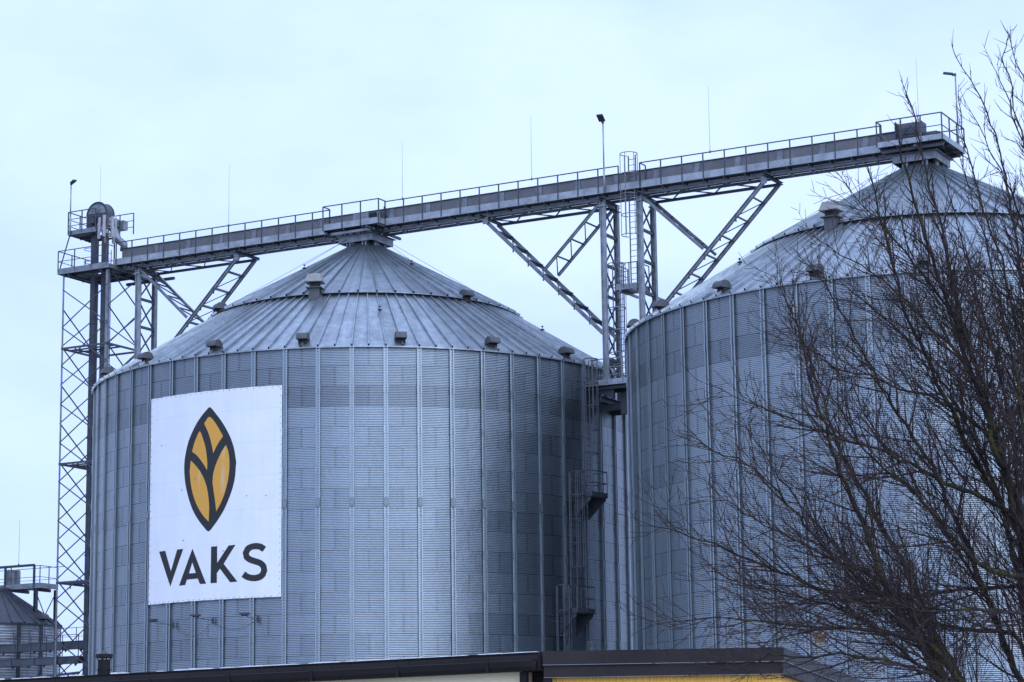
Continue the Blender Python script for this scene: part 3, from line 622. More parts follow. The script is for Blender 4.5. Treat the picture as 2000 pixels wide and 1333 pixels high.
# ------------------------------------------------------------------ conveyor bridge
def railing(m, pts, z0, h=1.17, w=0.05, mids=(), step=None):
    """posts at the points and rails between them; pts are (s,o)"""
    for s_, o in pts: m.beam((s_,o,z0), (s_,o,z0+h), w)
    for a, b in zip(pts, pts[1:]):
        for zz in (h,)+tuple(mids): m.beam((*a,z0+zz), (*b,z0+zz), w*0.9 if zz == h else w*0.65)
def bridge():
    t = Thing('conveyor_bridge', 'long level conveyor bridge with walkway and railing running over both silo roofs', 'conveyor', (-14.8,0,29.5))
    c = MB(); c.box(-14.75,28.2,-0.35,0.35,29.56,30.57)
    c.box(-14.75,28.2,-0.40,0.40,30.573,30.61,1)
    cs = t.part('conveyor_casing', c, ['casing','steel_dark'])
    s_ = -12.55
    while s_ < 27:
        if not -0.9 < s_ < 0.6:
            j = MB(); j.box(s_-0.13,s_+0.13,0.352,0.362,29.7,30.55); j.box(s_-0.16,s_-0.135,0.352,0.39,29.7,30.56); j.box(s_+0.135,s_+0.16,0.352,0.39,29.7,30.56); t.part('joint_plate', j, 'galv', cs)
        s_ += 2.04
    g_ = MB()
    for o in (0.40,-0.40): g_.beam((-14.75,o,29.49), (28.6,o,29.49), 0.08, 0.13)
    s_ = -14.2
    while s_ < 28: g_.beam((s_,-0.35,29.47),(s_,0.38,29.47),0.06); s_ += 1.02
    t.part('girder', g_, 'galv_bright')
    wk = MB(); wk.box(-14.8,27.15,0.46,1.0,29.600,29.625)
    s_ = -14.0
    while s_ < 27.1:
        wk.beam((s_,0.44,29.56),(s_,1.02,29.56),0.05,0.07)
        wk.add([(s_-0.02,1.0,29.55),(s_-0.02,0.75,29.55),(s_-0.02,0.94,29.38),(s_+0.02,1.0,29.55),(s_+0.02,0.75,29.55),(s_+0.02,0.94,29.38)],[(0,1,2),(5,4,3),(0,3,4,1),(1,4,5,2),(2,5,3,0)])
        s_ += 1.02
    for k in range(6): wk.beam((-14.8,0.52+k*0.08,29.59),(27.1,0.52+k*0.08,29.59),0.012,0.018)
    t.part('walkway', wk, 'galv_dull')
    tp = MB()
    for a, b in ((-14.8,-1.47),(1.77,27.15)): tp.box(a,b,1.0,1.025,29.60,29.92)
    for a, b in ((-14.8,-1.47),(1.77,14.35),(15.52,27.15)): tp.box(a,b,0.975,1.055,29.585,29.598)
    t.part('toe_board', tp, 'galv_bright')
    # widened stretch above the roof apex
    bp = MB(); bp.box(-1.45,1.75,1.003,1.60,29.600,29.625)
    for s_ in (-1.4,-0.3,0.8,1.7): bp.beam((s_,0.5,29.55),(s_,1.6,29.55),0.06,0.09)
    bp.box(-1.45,1.75,1.60,1.625,29.60,29.90,1); bp.box(-1.45,-1.42,1.03,1.598,29.63,29.90,1); bp.box(1.72,1.75,1.03,1.598,29.63,29.90,1)
    bp.beam((-1.2,1.30,29.44),(1.3,1.30,29.44),0.14,0.12,1); bp.beam((1.20,1.9,29.44),(1.20,-1.3,29.44),0.10,0.12); bp.beam((-1.30,1.6,29.44),(-1.30,-1.0,29.44),0.10,0.12)
    t.part('side_platform', bp, ['galv_dull','galv_bright'])
    # railing
    def run(a, b, o, extra=()):
        r = MB(); n = max(1, round((b-a)/1.02)); railing(r, [(a+(b-a)*i/n, o) for i in range(n+1)], 29.60)
        if extra: railing(r, extra, 29.60)
        t.part('railing', r, 'galv_dull')
    run(-14.6,-1.45,1.03); run(1.75,14.40,1.03); run(15.50,27.15,1.03,[(15.50,0.42),(15.50,1.03)])
    r = MB(); railing(r, [(-1.45,1.03),(-1.45,1.63),(-0.35,1.63),(0.72,1.63),(1.75,1.63),(1.75,1.03)], 29.60, 1.20)
    r.beam((-1.45,1.63,30.15),(-1.45,1.03,30.15),0.035); r.beam((1.75,1.63,30.15),(1.75,1.03,30.15),0.035); t.part('railing', r, 'galv_dull')
    r = MB(); railing(r, [(-1.45,-1.05),(0.2,-1.05),(1.75,-1.05)], 29.60, 1.2, 0.045, (0.6,)); t.part('railing', r, 'galv_dull')
    # drive platform at the far right end
    d = MB(); d.box(27.2,30.15,-1.4,1.6,29.640,29.68)
    d.box(27.2,30.15,1.602,1.63,29.62,29.86,1); d.box(30.152,30.18,-1.4,1.6,29.62,29.86,1)
    for o in (-1.2,-0.6,0.6,1.2): d.beam((27.2,o,29.58),(30.1,o,29.58),0.08,0.11)
    for o in (-0.9,1.35): d.beam((27.3,o,29.46),(30.1,o,29.46),0.10,0.12)
    d.beam((28.95,1.75,29.46),(28.95,-1.5,29.46),0.12,0.14)
    s_ = 27.3
    while s_ < 30.1: d.beam((s_,-1.38,29.63),(s_,1.58,29.63),0.012,0.02); s_ += 0.12
    dp = t.part('drive_platform', d, ['galv_dull','galv_bright'])
    r2 = MB(); railing(r2, [(27.2,1.03),(27.2,1.62),(28.3,1.62),(29.2,1.62),(30.15,1.62),(30.15,0.6),(30.15,-0.4),(30.15,-1.4),(29.1,-1.4),(28.0,-1.4)], 29.64, 1.15, 0.05, (0.6,))
    t.part('railing', r2, 'galv_dull', dp)
    # machine housings
    b = MB(); b.prism([(0.05,29.75),(0.90,29.75),(0.90,30.55),(0.75,30.80),(0.20,30.80),(0.05,30.55)], 0, 27.86, 28.86)
    b.box(27.80,27.85,0.0,0.96,29.70,30.85); b.box(28.87,28.92,0.0,0.96,29.70,30.85); b.box(27.86,28.86,0.91,0.94,30.25,30.31)
    b.box(27.95,28.78,0.905,0.912,30.0,30.12,1)
    t.part('drive_housing', b, ['steel_dark','black'])
    b = MB(); b.tube([(28.95,0.35,30.2),(29.5,0.35,30.2)], 0.19, 12); b.box(28.2,29.6,-0.35,0.30,29.70,30.36); b.box(28.94,29.4,0.2,0.5,29.69,29.98); t.part('motor', b, 'galv_dull')
    b = MB(); b.box(-0.35,0.55,0.37,0.62,29.85,30.50); b.prism([(0.37,29.88),(0.60,29.90),(0.60,30.44),(0.37,30.50)], 0, 0.56, 0.92, 1); b.box(0.95,1.15,0.37,0.52,29.9,30.5)
    b.box(1.30,1.46,0.40,0.55,29.80,30.25,2); b.box(1.34,1.42,0.42,0.50,30.26,30.70,2)
    t.part('outlet_hatch', b, ['galv','black','steel_dark'])
    b = MB(); b.lathe([(0.42,28.9),(0.42,29.56)], 20); t.part('outlet_chute', b, 'galv_dull')
    b = MB(); b.lathe([(0.42,28.9),(0.42,29.56)], 20, c=(28.617,0)); t.part('outlet_chute', b, 'galv_dull')
bridge()

# ------------------------------------------------------------------ support towers with bracket arms
def tower(leg, d, label, zb=0.0):
    t = Thing('support_tower', label, 'tower', (leg,0,0), group='braced steel towers under the conveyor bridge')
    zt = 29.36; zr = 23.05; tip = leg+6.35*d
    for o in (0.7,-0.7):
        m = MB(); m.chan((leg,o,zb), (leg,o,zt), 0.22, 0.22, 0.025, up=(1,0,0)); m.box(leg-0.17,leg+0.17,o-0.13,o+0.13,zt-0.02-0.3,zt-0.32+0.05)
        t.part('leg', m, 'galv_bright' if o > 0 else 'galv')  # front leg lighter than the back one: light put into the steel tone
    m = MB()
    z = zt-0.15; i = 0
    while z > zb+1.2:
        m.beam((leg,-0.58,z),(leg,0.58,z),0.10,0.13)
        m.beam((leg+0.03,-0.6,z-0.1),(leg+0.03,0.6,z-1.38),0.06); m.beam((leg-0.03,0.6,z-0.1),(leg-0.03,-0.6,z-1.38),0.06)
        z -= 1.46; i += 1
    t.part('bracing', m, 'galv_dull')
    if zb: 
        f = MB(); f.chan((leg,-1.3,zb-0.15),(leg,1.3,zb-0.15),0.24,0.28,0.03); f.beam((leg-0.9,0.7,zb-0.45),(leg+0.9,0.7,zb-0.45),0.2,0.3); f.beam((leg-0.9,-0.7,zb-0.45),(leg+0.9,-0.7,zb-0.45),0.2,0.3); t.part('base_beam', f, 'steel_dark')
    cap = MB()
    cap.chan((leg,-1.0,29.30+0.06),(leg,1.15,29.36),0.16,0.12,0.02); cap.chan((tip,-1.0,29.36),(tip,1.15,29.36),0.16,0.12,0.02)
    cap.beam((leg+0.2*d,-0.7,29.27),(tip,-0.7,29.27),0.12,0.12)
    n = 3
    for k in range(n):
        a = leg+(tip-leg)*k/n; b = leg+(tip-leg)*(k+1)/n; mid = (a+b)/2
        cap.beam((a,0.66,29.29),(mid,-0.66,29.29),0.05); cap.beam((mid,-0.66,29.29),(b,0.66,29.29),0.05)
    t.part('cap_frame', cap, 'galv_dull')
    arm = MB()
    for o in (0.7,-0.7): arm.chan((leg+0.1*d,o,zr), (tip,o,29.29), 0.13, 0.17, 0.02)
    for o in (0.7,):
        arm.box(min(tip,tip-0.28*d),max(tip,tip-0.28*d),o+0.07,o+0.085,29.0,29.34)
    o_ = t.part('bracket_arm', arm, 'galv')
    br = MB(); n = 8
    for k in range(1, n):
        u = k/n; s_ = leg+6.35*d*u; z = zr+(29.29-zr)*u
        sgn = Vector((d*0.45,0,-0.45))
        br.beam((s_,-0.64,z),(s_,0.64,z),0.20,0.05,up=(d*0.7,0,0.7))
        if k < n-1:
            s2 = leg+6.35*d*(k+1)/n; z2 = zr+(29.29-zr)*(k+1)/n
            br.beam((s_,0.62,z),(s2,-0.62,z2),0.045); br.beam((s_,0.7,z-0.28),(s_,0.7,z+0.02),0.05)
    t.part('rung_set', br, 'galv_dull', o_)
    sec = MB(); q = leg+3.12*d; zq = 26.30
    for o in (0.7,-0.7): sec.chan((leg+0.1*d,o,29.28), (q,o,zq+0.1), 0.11, 0.13, 0.018)
    s_o = t.part('bracket_strut', sec, 'galv')
    lc = MB(); n = 4
    for k in range(n):
        u, v = (k+0.15)/n, (k+1.0)/n
        f = lambda x, o: (leg+0.1*d+3.02*d*x, o, 29.28+(zq+0.1-29.28)*x)
        lc.beam(f(u,0.66), f(u,-0.66), 0.05, 0.07); lc.beam(f(u,0.66), f(v,-0.66), 0.05)
    t.part('lacing', lc, 'galv_dull', s_o)
    return t
tower(-13.4, 1, 'braced steel tower beside the elevator mast, its bracket arm reaching over the bannered silo')
tower(13.4, -1, 'braced steel tower in the gap between the silos, its bracket arm reaching left', 20.05)
tower(15.3, 1, 'braced steel tower in the gap between the silos, its bracket arm reaching right', 20.05)

# ------------------------------------------------------------------ ladders and landing between the two middle towers
def caged_ladder(name, label, s0, o, z0, z1, zc, group):
    t = Thing(name, label, 'ladder', (s0,o,z0), group=group)
    m = MB()
    for a in (-0.18,0.18): m.beam((s0+a,o,z0),(s0+a,o,z1),0.045)
    z = z0+0.15
    while z < z1-0.02: m.tube([(s0-0.17,o,z),(s0+0.17,o,z)], 0.015, 5); z += 0.27
    t.part('rung_ladder', m, 'galv_dull')
    c = MB(); R0 = 0.40; ang = [math.pi*(-0.8+1.6*i/14) for i in range(15)]
    n = max(2, round((z1-zc)/1.0))
    for i in range(n+1): c.tube([(s0+R0*math.sin(g_), o+0.34+R0*math.cos(g_), zc+(z1-zc)*i/n) for g_ in ang], 0.022, 5)
    for i in (1,4,7,10,13): c.beam((s0+R0*math.sin(ang[i]),o+0.34+R0*math.cos(ang[i]),zc),(s0+R0*math.sin(ang[i]),o+0.34+R0*math.cos(ang[i]),z1),0.036,0.02)
    t.part('safety_cage', c, 'galv')
caged_ladder('caged_ladder', 'caged steel ladder rising from the small landing through the conveyor bridge railing', 14.98, 0.76, 25.25, 31.25, 27.4, 'caged ladders in the gap between the silos')
caged_ladder('caged_ladder', 'lower caged steel ladder inside the tower legs, below the small landing', 13.72, -0.30, 20.6, 26.4, 22.2, 'caged ladders in the gap between the silos')
def mid_landing():
    t = Thing('ladder_landing', 'small railed steel landing halfway up between the two middle towers', 'platform', (14.7,0.2,25.1))
    m = MB(); m.box(14.05,15.15,-0.45,0.85,25.0,25.04); m.box(14.05,15.15,0.852,0.875,24.96,25.22); m.box(14.02,14.048,-0.45,0.85,24.96,25.22); m.box(15.152,15.175,-0.45,0.85,24.96,25.22)
    for s_ in (14.3,15.0): m.beam((s_,-1.0,24.93),(s_,0.9,24.93),0.09,0.11)
    m.beam((15.1,0.9,24.9),(15.1,-2.2,24.9),0.08,0.09)
    t.part('deck', m, 'galv')
    r = MB(); railing(r, [(14.05,-0.45),(14.05,0.2),(14.05,0.86),(14.45,0.86),(14.75,0.86)], 25.04, 1.15, 0.04, (0.35,0.75)); railing(r, [(15.16,0.86),(15.16,-0.4)], 25.04, 1.15, 0.04, (0.6,)); r.beam((14.75,0.86,26.19),(15.16,0.86,26.19),0.04)
    t.part('railing', r, 'galv_dull')
mid_landing()
def access_bridge():
    t = Thing('access_bridge', 'short railed footbridge between the two silos at eave height', 'platform', (14.2,1.2,20.4))
    m = MB(); m.box(12.75,15.6,0.3,1.75,20.46,20.50); m.box(12.75,15.6,1.752,1.78,20.44,20.70,1); m.beam((12.8,1.5,20.36),(15.6,1.5,20.36),0.10,0.16); m.beam((12.8,0.5,20.36),(15.6,0.5,20.36),0.10,0.16)
    m.prism([(13.1,20.27),(14.1,20.27),(14.1,19.85)], 1, 1.3, 1.4); m.box(14.2,15.0,0.6,0.9,19.2,20.2,0)
    t.part('deck', m, ['galv_dull','galv_bright'])
    r = MB(); railing(r, [(13.2,1.77),(13.95,1.77),(14.75,1.77),(15.55,1.77)], 20.5, 1.15, 0.05, (0.4,0.75)); railing(r, [(13.6,0.3),(14.5,0.3),(15.55,0.3)], 20.5, 1.15, 0.045, (0.6,))
    t.part('railing', r, 'galv')
access_bridge()

# ------------------------------------------------------------------ elevator mast at the left end of the bridge
S0, S1, O1 = -17.76, -14.80, 1.4
def mast():
    t = Thing('elevator_mast', 'tall lattice steel mast with two railed decks at the left end of the bridge', 'tower', (-16.25,0,0))
    for s_ in (S0,S1):
        for o in (O1,-O1):
            m = MB(); a = 0.07; ds = 1 if s_ == S0 else -1; do = -1 if o > 0 else 1
            w_ = 0.15 if s_ == S1 else 0.10
            m.beam((s_+ds*w_/2,o,0),(s_+ds*w_/2,o,29.36),0.022,w_,up=(1,0,0)); m.beam((s_,o+do*w_/2,0),(s_,o+do*w_/2,29.36),w_,0.022,up=(1,0,0))
            t.part('leg', m, 'galv')
    zt = 29.47; bay = 2.015
    def face(p, q, off, nm):
        m = MB(); z = zt-off
        while z > 0.5:
            zb = max(z-bay, 0.1)
            m.beam((*p,z),(*q,zb),0.05,0.05); m.beam((*q,z),(*p,zb),0.045,0.045); z -= bay
        t.part('bracing', m, 'galv_dull')
    face((S0,O1),(S1,O1),0.9,'f'); face((S0,-O1),(S1,-O1),1.9,'b'); face((S0,O1),(S0,-O1),1.9,'l'); face((S1,O1),(S1,-O1),0.0,'r')
    for z in (25.44,19.40,13.30,7.25):
        m = MB(); m.beam((S0,O1,z),(S1,O1,z),0.07,0.10); m.beam((S0,-O1,z),(S1,-O1,z),0.07,0.10); m.beam((S0,O1,z),(S0,-O1,z),0.07,0.10); m.beam((S1,O1,z),(S1,-O1,z),0.07,0.10)
        m.beam((S0,0.75,z),(S1,0.75,z),0.06,0.08); m.beam((S0,0.2,z),(S1,0.2,z),0.06,0.08); m.beam((S0+0.9,O1,z-0.12),(S0+0.9,-O1,z-0.12),0.06,0.08); m.beam((S0+0.9,O1,z),(S0+0.9,O1,z-0.35),0.05)
        t.part('cross_frame', m, 'galv_dull')
    d = MB()
    # lower deck around the two trunks
    d.box(-17.93,-14.62,0.80,1.60,29.44,29.48); d.box(-17.93,-14.62,-1.6,0.20,29.44,29.48); d.box(-17.93,-16.75,0.202,0.798,29.44,29.48); d.box(-15.45,-14.62,0.202,0.798,29.44,29.48)
    d.box(-17.93,-14.62,1.602,1.63,29.36,29.66,1); d.box(-17.96,-17.932,-1.6,1.63,29.36,29.66,1)
    d.box(-14.618,-14.59,-1.6,1.63,29.36,29.58,1)
    for o in (-1.2,-0.4,1.1): d.beam((-17.9,o,29.37),(-14.65,o,29.37),0.08,0.12)
    for s_ in (-17.3,-15.2): d.beam((s_,-1.6,29.30),(s_,1.55,29.30),0.10,0.10)
    d.beam((-16.0,-1.7,29.20),(-12.9,-1.7,29.20),0.14,0.14); d.beam((-14.6,-2.0,29.28),(-14.6,-0.6,29.28),0.3,0.08)
    dk = t.part('deck', d, ['galv_dull','galv'])
    r = MB(); railing(r, [(-17.93,-1.6),(-17.93,-0.6),(-17.93,0.5),(-17.93,1.62),(-16.85,1.62),(-15.75,1.62),(-14.75,1.62)], 29.5, 1.10, 0.045, (0.55,)); railing(r, [(-17.93,-1.6),(-16.8,-1.6),(-15.7,-1.6)], 29.5, 1.10, 0.04, (0.55,)); r.beam((-14.75,1.62,30.6),(-14.75,1.05,30.6),0.04)
    t.part('railing', r, 'galv_dull', dk)
    u = MB(); u.box(-17.80,-16.72,-0.9,1.0,31.62,31.66); u.box(-16.718,-15.95,0.75,1.0,31.62,31.66); u.box(-17.80,-15.95,1.002,1.03,31.56,31.80,1); u.box(-17.83,-17.802,-0.9,1.03,31.56,31.80,1)
    for o in (-0.7,0.0,0.9): u.beam((-17.8,o,31.56),(-16.0,o,31.56),0.06,0.10)
    u.beam((-17.75,0.95,31.55),(-17.9,1.55,29.55),0.05); u.beam((-17.75,-0.85,31.55),(-17.9,-1.5,29.55),0.05); u.beam((-16.2,-0.85,31.5),(-16.2,-0.85,29.5),0.06)
    ud = t.part('upper_deck', u, ['galv_dull','galv'])
    r = MB(); railing(r, [(-17.8,-0.9),(-17.8,0.05),(-17.8,1.02),(-16.9,1.02),(-16.0,1.02)], 31.66, 1.15, 0.05, (0.4,0.75)); railing(r, [(-17.8,-0.9),(-16.8,-0.9),(-15.9,-0.9),(-15.0,-0.9)], 31.66, 1.15, 0.045, (0.4,0.75))
    t.part('railing', r, 'galv_dull', ud)
    l = MB()
    for a in (-0.16,0.16): l.beam((S1-0.35,0.9+a,2),(S1-0.35,0.9+a,30.5),0.03)
    z = 2.1
    while z < 30.4: l.tube([(S1-0.35,0.75,z),(S1-0.35,1.05,z)],0.013,4); z += 0.3
    for a in (-0.16,0.16): l.beam((-16.95,-0.3+a,29.5),(-16.95,-0.3+a,32.2),0.035)
    z = 29.7
    while z < 32: l.tube([(-16.95,-0.45,z),(-16.95,-0.15,z)],0.013,4); z += 0.27
    for z in (30.3,31.0,31.5): l.tube([(-16.95+0.38*math.sin(g_*0.5)-0.35,-0.3+0.38*math.cos(g_*0.5),z) for g_ in range(-6,7)],0.018,4)
    t.part('ladder', l, 'galv_dull')
mast()
def elevator():
    t = Thing('bucket_elevator', 'grey bucket elevator with two upright trunks and a round head on the mast', 'elevator', (-16.1,0.5,0))
    for a, b in ((-16.59,-16.30),(-15.89,-15.60)):
        m = MB(); m.box(a,b,0.375,0.625,0.0,31.9)
        z = 2.6
        while z < 31.5: m.box(a-0.03,b+0.03,0.345,0.655,z,z+0.05); z += 3.02
        t.part('trunk', m, 'steel_dark')
    m = MB()
    cx, cz, R0 = -16.08, 32.50, 0.66
    arc = [(cx-R0*math.cos(math.pi*i/20), cz+R0*math.sin(math.pi*i/20)) for i in range(21)]
    m.prism(arc+[(cx+R0,31.75),(cx-R0,31.75)], 1, 0.22, 0.80)
    hd = t.part('head', m, 'galv_dull')
    fp = MB(); fp.prism([(cx-0.56*math.cos(math.pi*i/20), cz+0.06+0.50*math.sin(math.pi*i/20)) for i in range(21)], 1, 0.802, 0.815); fp.box(cx-0.10,cx+0.10,0.816,0.90,cz+0.10,cz+0.26); fp.box(cx-0.5,cx-0.30,0.816,0.87,cz+0.08,cz+0.20); t.part('cover_plate', fp, 'galv', hd)
    rim = MB(); rim.tube([(cx-(R0+0.015)*math.cos(math.pi*i/20),0.80,cz+(R0+0.015)*math.sin(math.pi*i/20)) for i in range(21)], 0.035, 5)
    rim.tube([(cx-(R0+0.015)*math.cos(math.pi*i/20),0.22,cz+(R0+0.015)*math.sin(math.pi*i/20)) for i in range(21)], 0.03, 5)
    t.part('rim', rim, 'steel_dark', hd)
    dp = MB(); dp.box(cx-R0-0.01,cx-0.12,0.803,0.83,31.80,32.35); dp.box(cx+0.05,cx+R0,0.803,0.84,31.75,32.52); dp.box(cx-0.26,cx-0.04,0.84,1.0,32.0,32.38); dp.lathe([(0.09,0.0),(0.09,0.0)],8) if False else None
    t.part('service_panel', dp, 'steel_dark', hd)
    mo = MB(); mo.box(cx+R0+0.01,cx+R0+0.30,0.15,0.55,31.85,32.25); mo.box(cx+R0+0.02,cx+R0+0.55,-0.25,0.12,31.72,32.20); t.part('motor', mo, 'galv', hd)
    sp = MB(); sp.tube([(cx+0.55,0.45,32.1),(cx+0.80,0.40,31.7),(cx+0.98,0.30,31.15),(cx+1.25,0.1,30.9),(cx+1.25,0.1,30.55)], [0.22,0.22,0.22,0.21,0.21], 12)
    t.part('discharge_spout', sp, 'galv', smooth=True)
elevator()
def antenna():
    t = Thing('antenna_mast', 'pole crowded with slim off-white antenna panels in front of the elevator head', 'antenna', (-14.85,1.5,29.6))
    m = MB(); m.tube([(-14.85,1.5,29.5),(-14.85,1.5,32.1)], 0.05, 8); t.part('pole', m, 'rusty')
    rng_ = random.Random(5)
    for k in range(7):
        a = 2*math.pi*k/7+0.3; rr = 0.42+0.1*rng_.random(); s_ = -14.85+rr*math.cos(a); o = 1.5+rr*math.sin(a); z = 30.75+0.25*rng_.random(); h = 0.8+0.35*rng_.random()
        p = MB(); p.beam((s_,o,z),(s_,o,z+h),0.13,0.08,up=(math.cos(a),math.sin(a),0)); p.beam((-14.85,1.5,z+h*0.5),(s_,o,z+h*0.5),0.03)
        t.part('antenna_panel', p, 'antenna')
    for k in range(6):
        p = MB(); a = 1.1*k; z = 31.0+0.17*k; p.box(-14.85+0.2*math.cos(a)-0.09,-14.85+0.2*math.cos(a)+0.09,1.5+0.2*math.sin(a)-0.07,1.5+0.2*math.sin(a)+0.07,z,z+0.2); t.part('radio_unit', p, 'antenna')
antenna()

# ------------------------------------------------------------------ lamps, lightning rods, wires
def lamp(s_, o, z0, z1, dr, label, wd=0.22, tilt=0.06):
    t = Thing('lamp_post', label, 'lamp', (s_,o,z0), group='slim lamp posts on the conveyor bridge')
    m = MB(); m.tube([(s_,o,z0),(s_,o,z0+(z1-z0)*0.35)], 0.045, 8); m.tube([(s_,o,z0+(z1-z0)*0.35),(s_,o,z1)], 0.034, 8); t.part('pole', m, 'galv_bright', smooth=True)
    h = MB(); u = Vector((dr[0],dr[1],0)).normalized(); q = Vector((s_,o,z1))
    h.beam(q-u*0.04, q+u*0.14, 0.09, 0.10); h.beam(q+u*0.10+Vector((0,0,0.03)), q+u*0.52+Vector((0,0,0.03+tilt)), wd, 0.06)
    t.part('lamp_head', h, 'steel_dark')
lamp(-17.62, 1.08, 31.6, 34.32, (0.9,0.5), 'slim lamp post on the upper deck of the elevator mast')
lamp(13.70, 1.10, 29.6, 32.95, (0.15,1.0), 'slim lamp post on the middle of the bridge beside the caged ladder', 0.30, 0.20)
lamp(30.05, -0.9, 29.7, 33.15, (-1.0,0.45), 'slim lamp post on the drive platform at the right end of the bridge')
for s_, o, zb, zt_, lb in ((-17.25,-0.9,31.6,35.75,'thin lightning rod on the elevator mast, behind the lamp post'), (-7.53,1.0,30.75,33.95,'thin lightning rod on the bridge railing left of the bannered silo apex'), (2.73,1.0,30.75,33.64,'thin lightning rod on the bridge railing just right of the bannered silo apex'),
        (9.85,1.0,30.75,33.92,'thin lightning rod on the bridge railing left of the middle lamp post'), (19.03,1.0,30.75,33.89,'thin lightning rod on the bridge railing above the right bracket arm'), (28.93,1.0,30.7,33.6,'thin lightning rod on the drive platform, among the branch tips')):
    m = MB(); m.tube([(s_,o,zb),(s_,o,zb+(zt_-zb)*0.4),(s_,o,zt_)], [0.015,0.011,0.006], 5); m.box(s_-0.03,s_+0.03,o-0.03,o+0.03,zb-0.02,zb+0.10)
    single('lightning_rod', lb, 'lightning rod', (s_,o,zb), m, 'galv_bright', group='lightning rods')
def cone_pt(cx, cy, adeg, r, lift): p = cyl(R_(adeg), r, roof_z(r)+lift); return (p[0]+cx, p[1]+cy, p[2])
for i, (cx, cy, a, r0, r1, lb) in enumerate(((LX,LY,-47.4,1.15,3.8,'thin conductor wire from the bridge down the left slope of the bannered silo roof'), (LX,LY,-52,1.15,8.2,'longer thin conductor wire stretched over the left slope of the bannered silo roof'), (LX,LY,41,1.15,3.6,'thin conductor wire from the bridge down the right slope of the bannered silo roof'), (LX,LY,55,1.15,8.0,'longer thin conductor wire over the right slope of the bannered silo roof'), (RX,RY,-61.2,1.15,9.7,'thin conductor wire over the left slope of the right silo roof'), (LX,LY,7.2,1.3,9.67,'thin conductor wire down the front slope of the bannered silo roof'))):
    m = MB(); p = Vector(cone_pt(cx,cy,a,r0,0.5)); q = Vector(cone_pt(cx,cy,a,r1,0.30))
    m.tube([tuple(p.lerp(q,u/8)) for u in range(9)], 0.009, 4)
    single('conductor_wire', lb, 'wire', tuple(p), m, 'steel_dark', 'world', 'lightning conductor wires')
# ------------------------------------------------------------------ small silo and low conveyors far left
def small_silo():
    cx, cy, R0, ze = -27.95, 131.0, 3.3, 11.74
    t = Thing('small_silo', 'small dark-roofed corrugated silo at the left edge behind the mast', 'grain silo', (cx,cy,0), 'local')
    n = 48; vs = []; fs = []; zs = [ze-i*0.147/6 for i in range(int(ze/0.147*6))]
    for i, z in enumerate(zs):
        r = R0+0.012*math.cos(2*math.pi*i/6)
        for k in range(n): a = 2*math.pi*k/n; vs.append((r*math.sin(a), -r*math.cos(a), z))
    for i in range(len(zs)-1):
        for k in range(n): k2 = (k+1) % n; fs.append((i*n+k,(i+1)*n+k,(i+1)*n+k2,i*n+k2))
    me = bpy.data.meshes.new('wall'); me.from_pydata(vs,[],fs); me.materials.append(M['galv_bright']); me.polygons.foreach_set('use_smooth',[True]*len(fs)); link('wall', me, t.root)
    m = MB(); m.prism([(-0.10,-0.01),(-0.10,-0.06),(0.10,-0.06),(0.10,-0.01)], 2, 0, ze-0.02); sm = m.mesh('stiffener', ['steel_dark'])
    for k in range(-4, 6): a = R_(7+24*k); link('stiffener', sm, t.root, (R0*math.sin(a), -R0*math.cos(a), 0), a)
    m = MB(); nn = 30
    for k in range(nn):
        a0 = 2*math.pi*k/nn; a1 = a0+2*math.pi/nn; P_ = [cyl(a0,R0+0.1,ze-0.06),cyl(a1,R0+0.1,ze-0.06),cyl(a1,0.5,ze+1.86),cyl(a0,0.5,ze+1.86)]
        m.add(P_, [(0,1,2,3)]); m.add([P_[0],P_[1],cyl(a1,R0+0.1,ze-0.14),cyl(a0,R0+0.1,ze-0.14)], [(0,1,2,3)])
        rib(m, a0, R0+0.11, ze-0.06, 0.5, ze+1.86, 0.09, 0.05, 0.07)
    t.part('roof', m, ['steel_dark','black'])
    m = MB(); m.lathe([(0.62,ze+1.80),(0.62,ze+1.98),(0.35,ze+2.1)], 20); t.part('roof_collar', m, 'steel_dark')
    for a in (62,): 
        v = roof_vent(t.root, a, 2.95, ze+0.12)
small_silo()
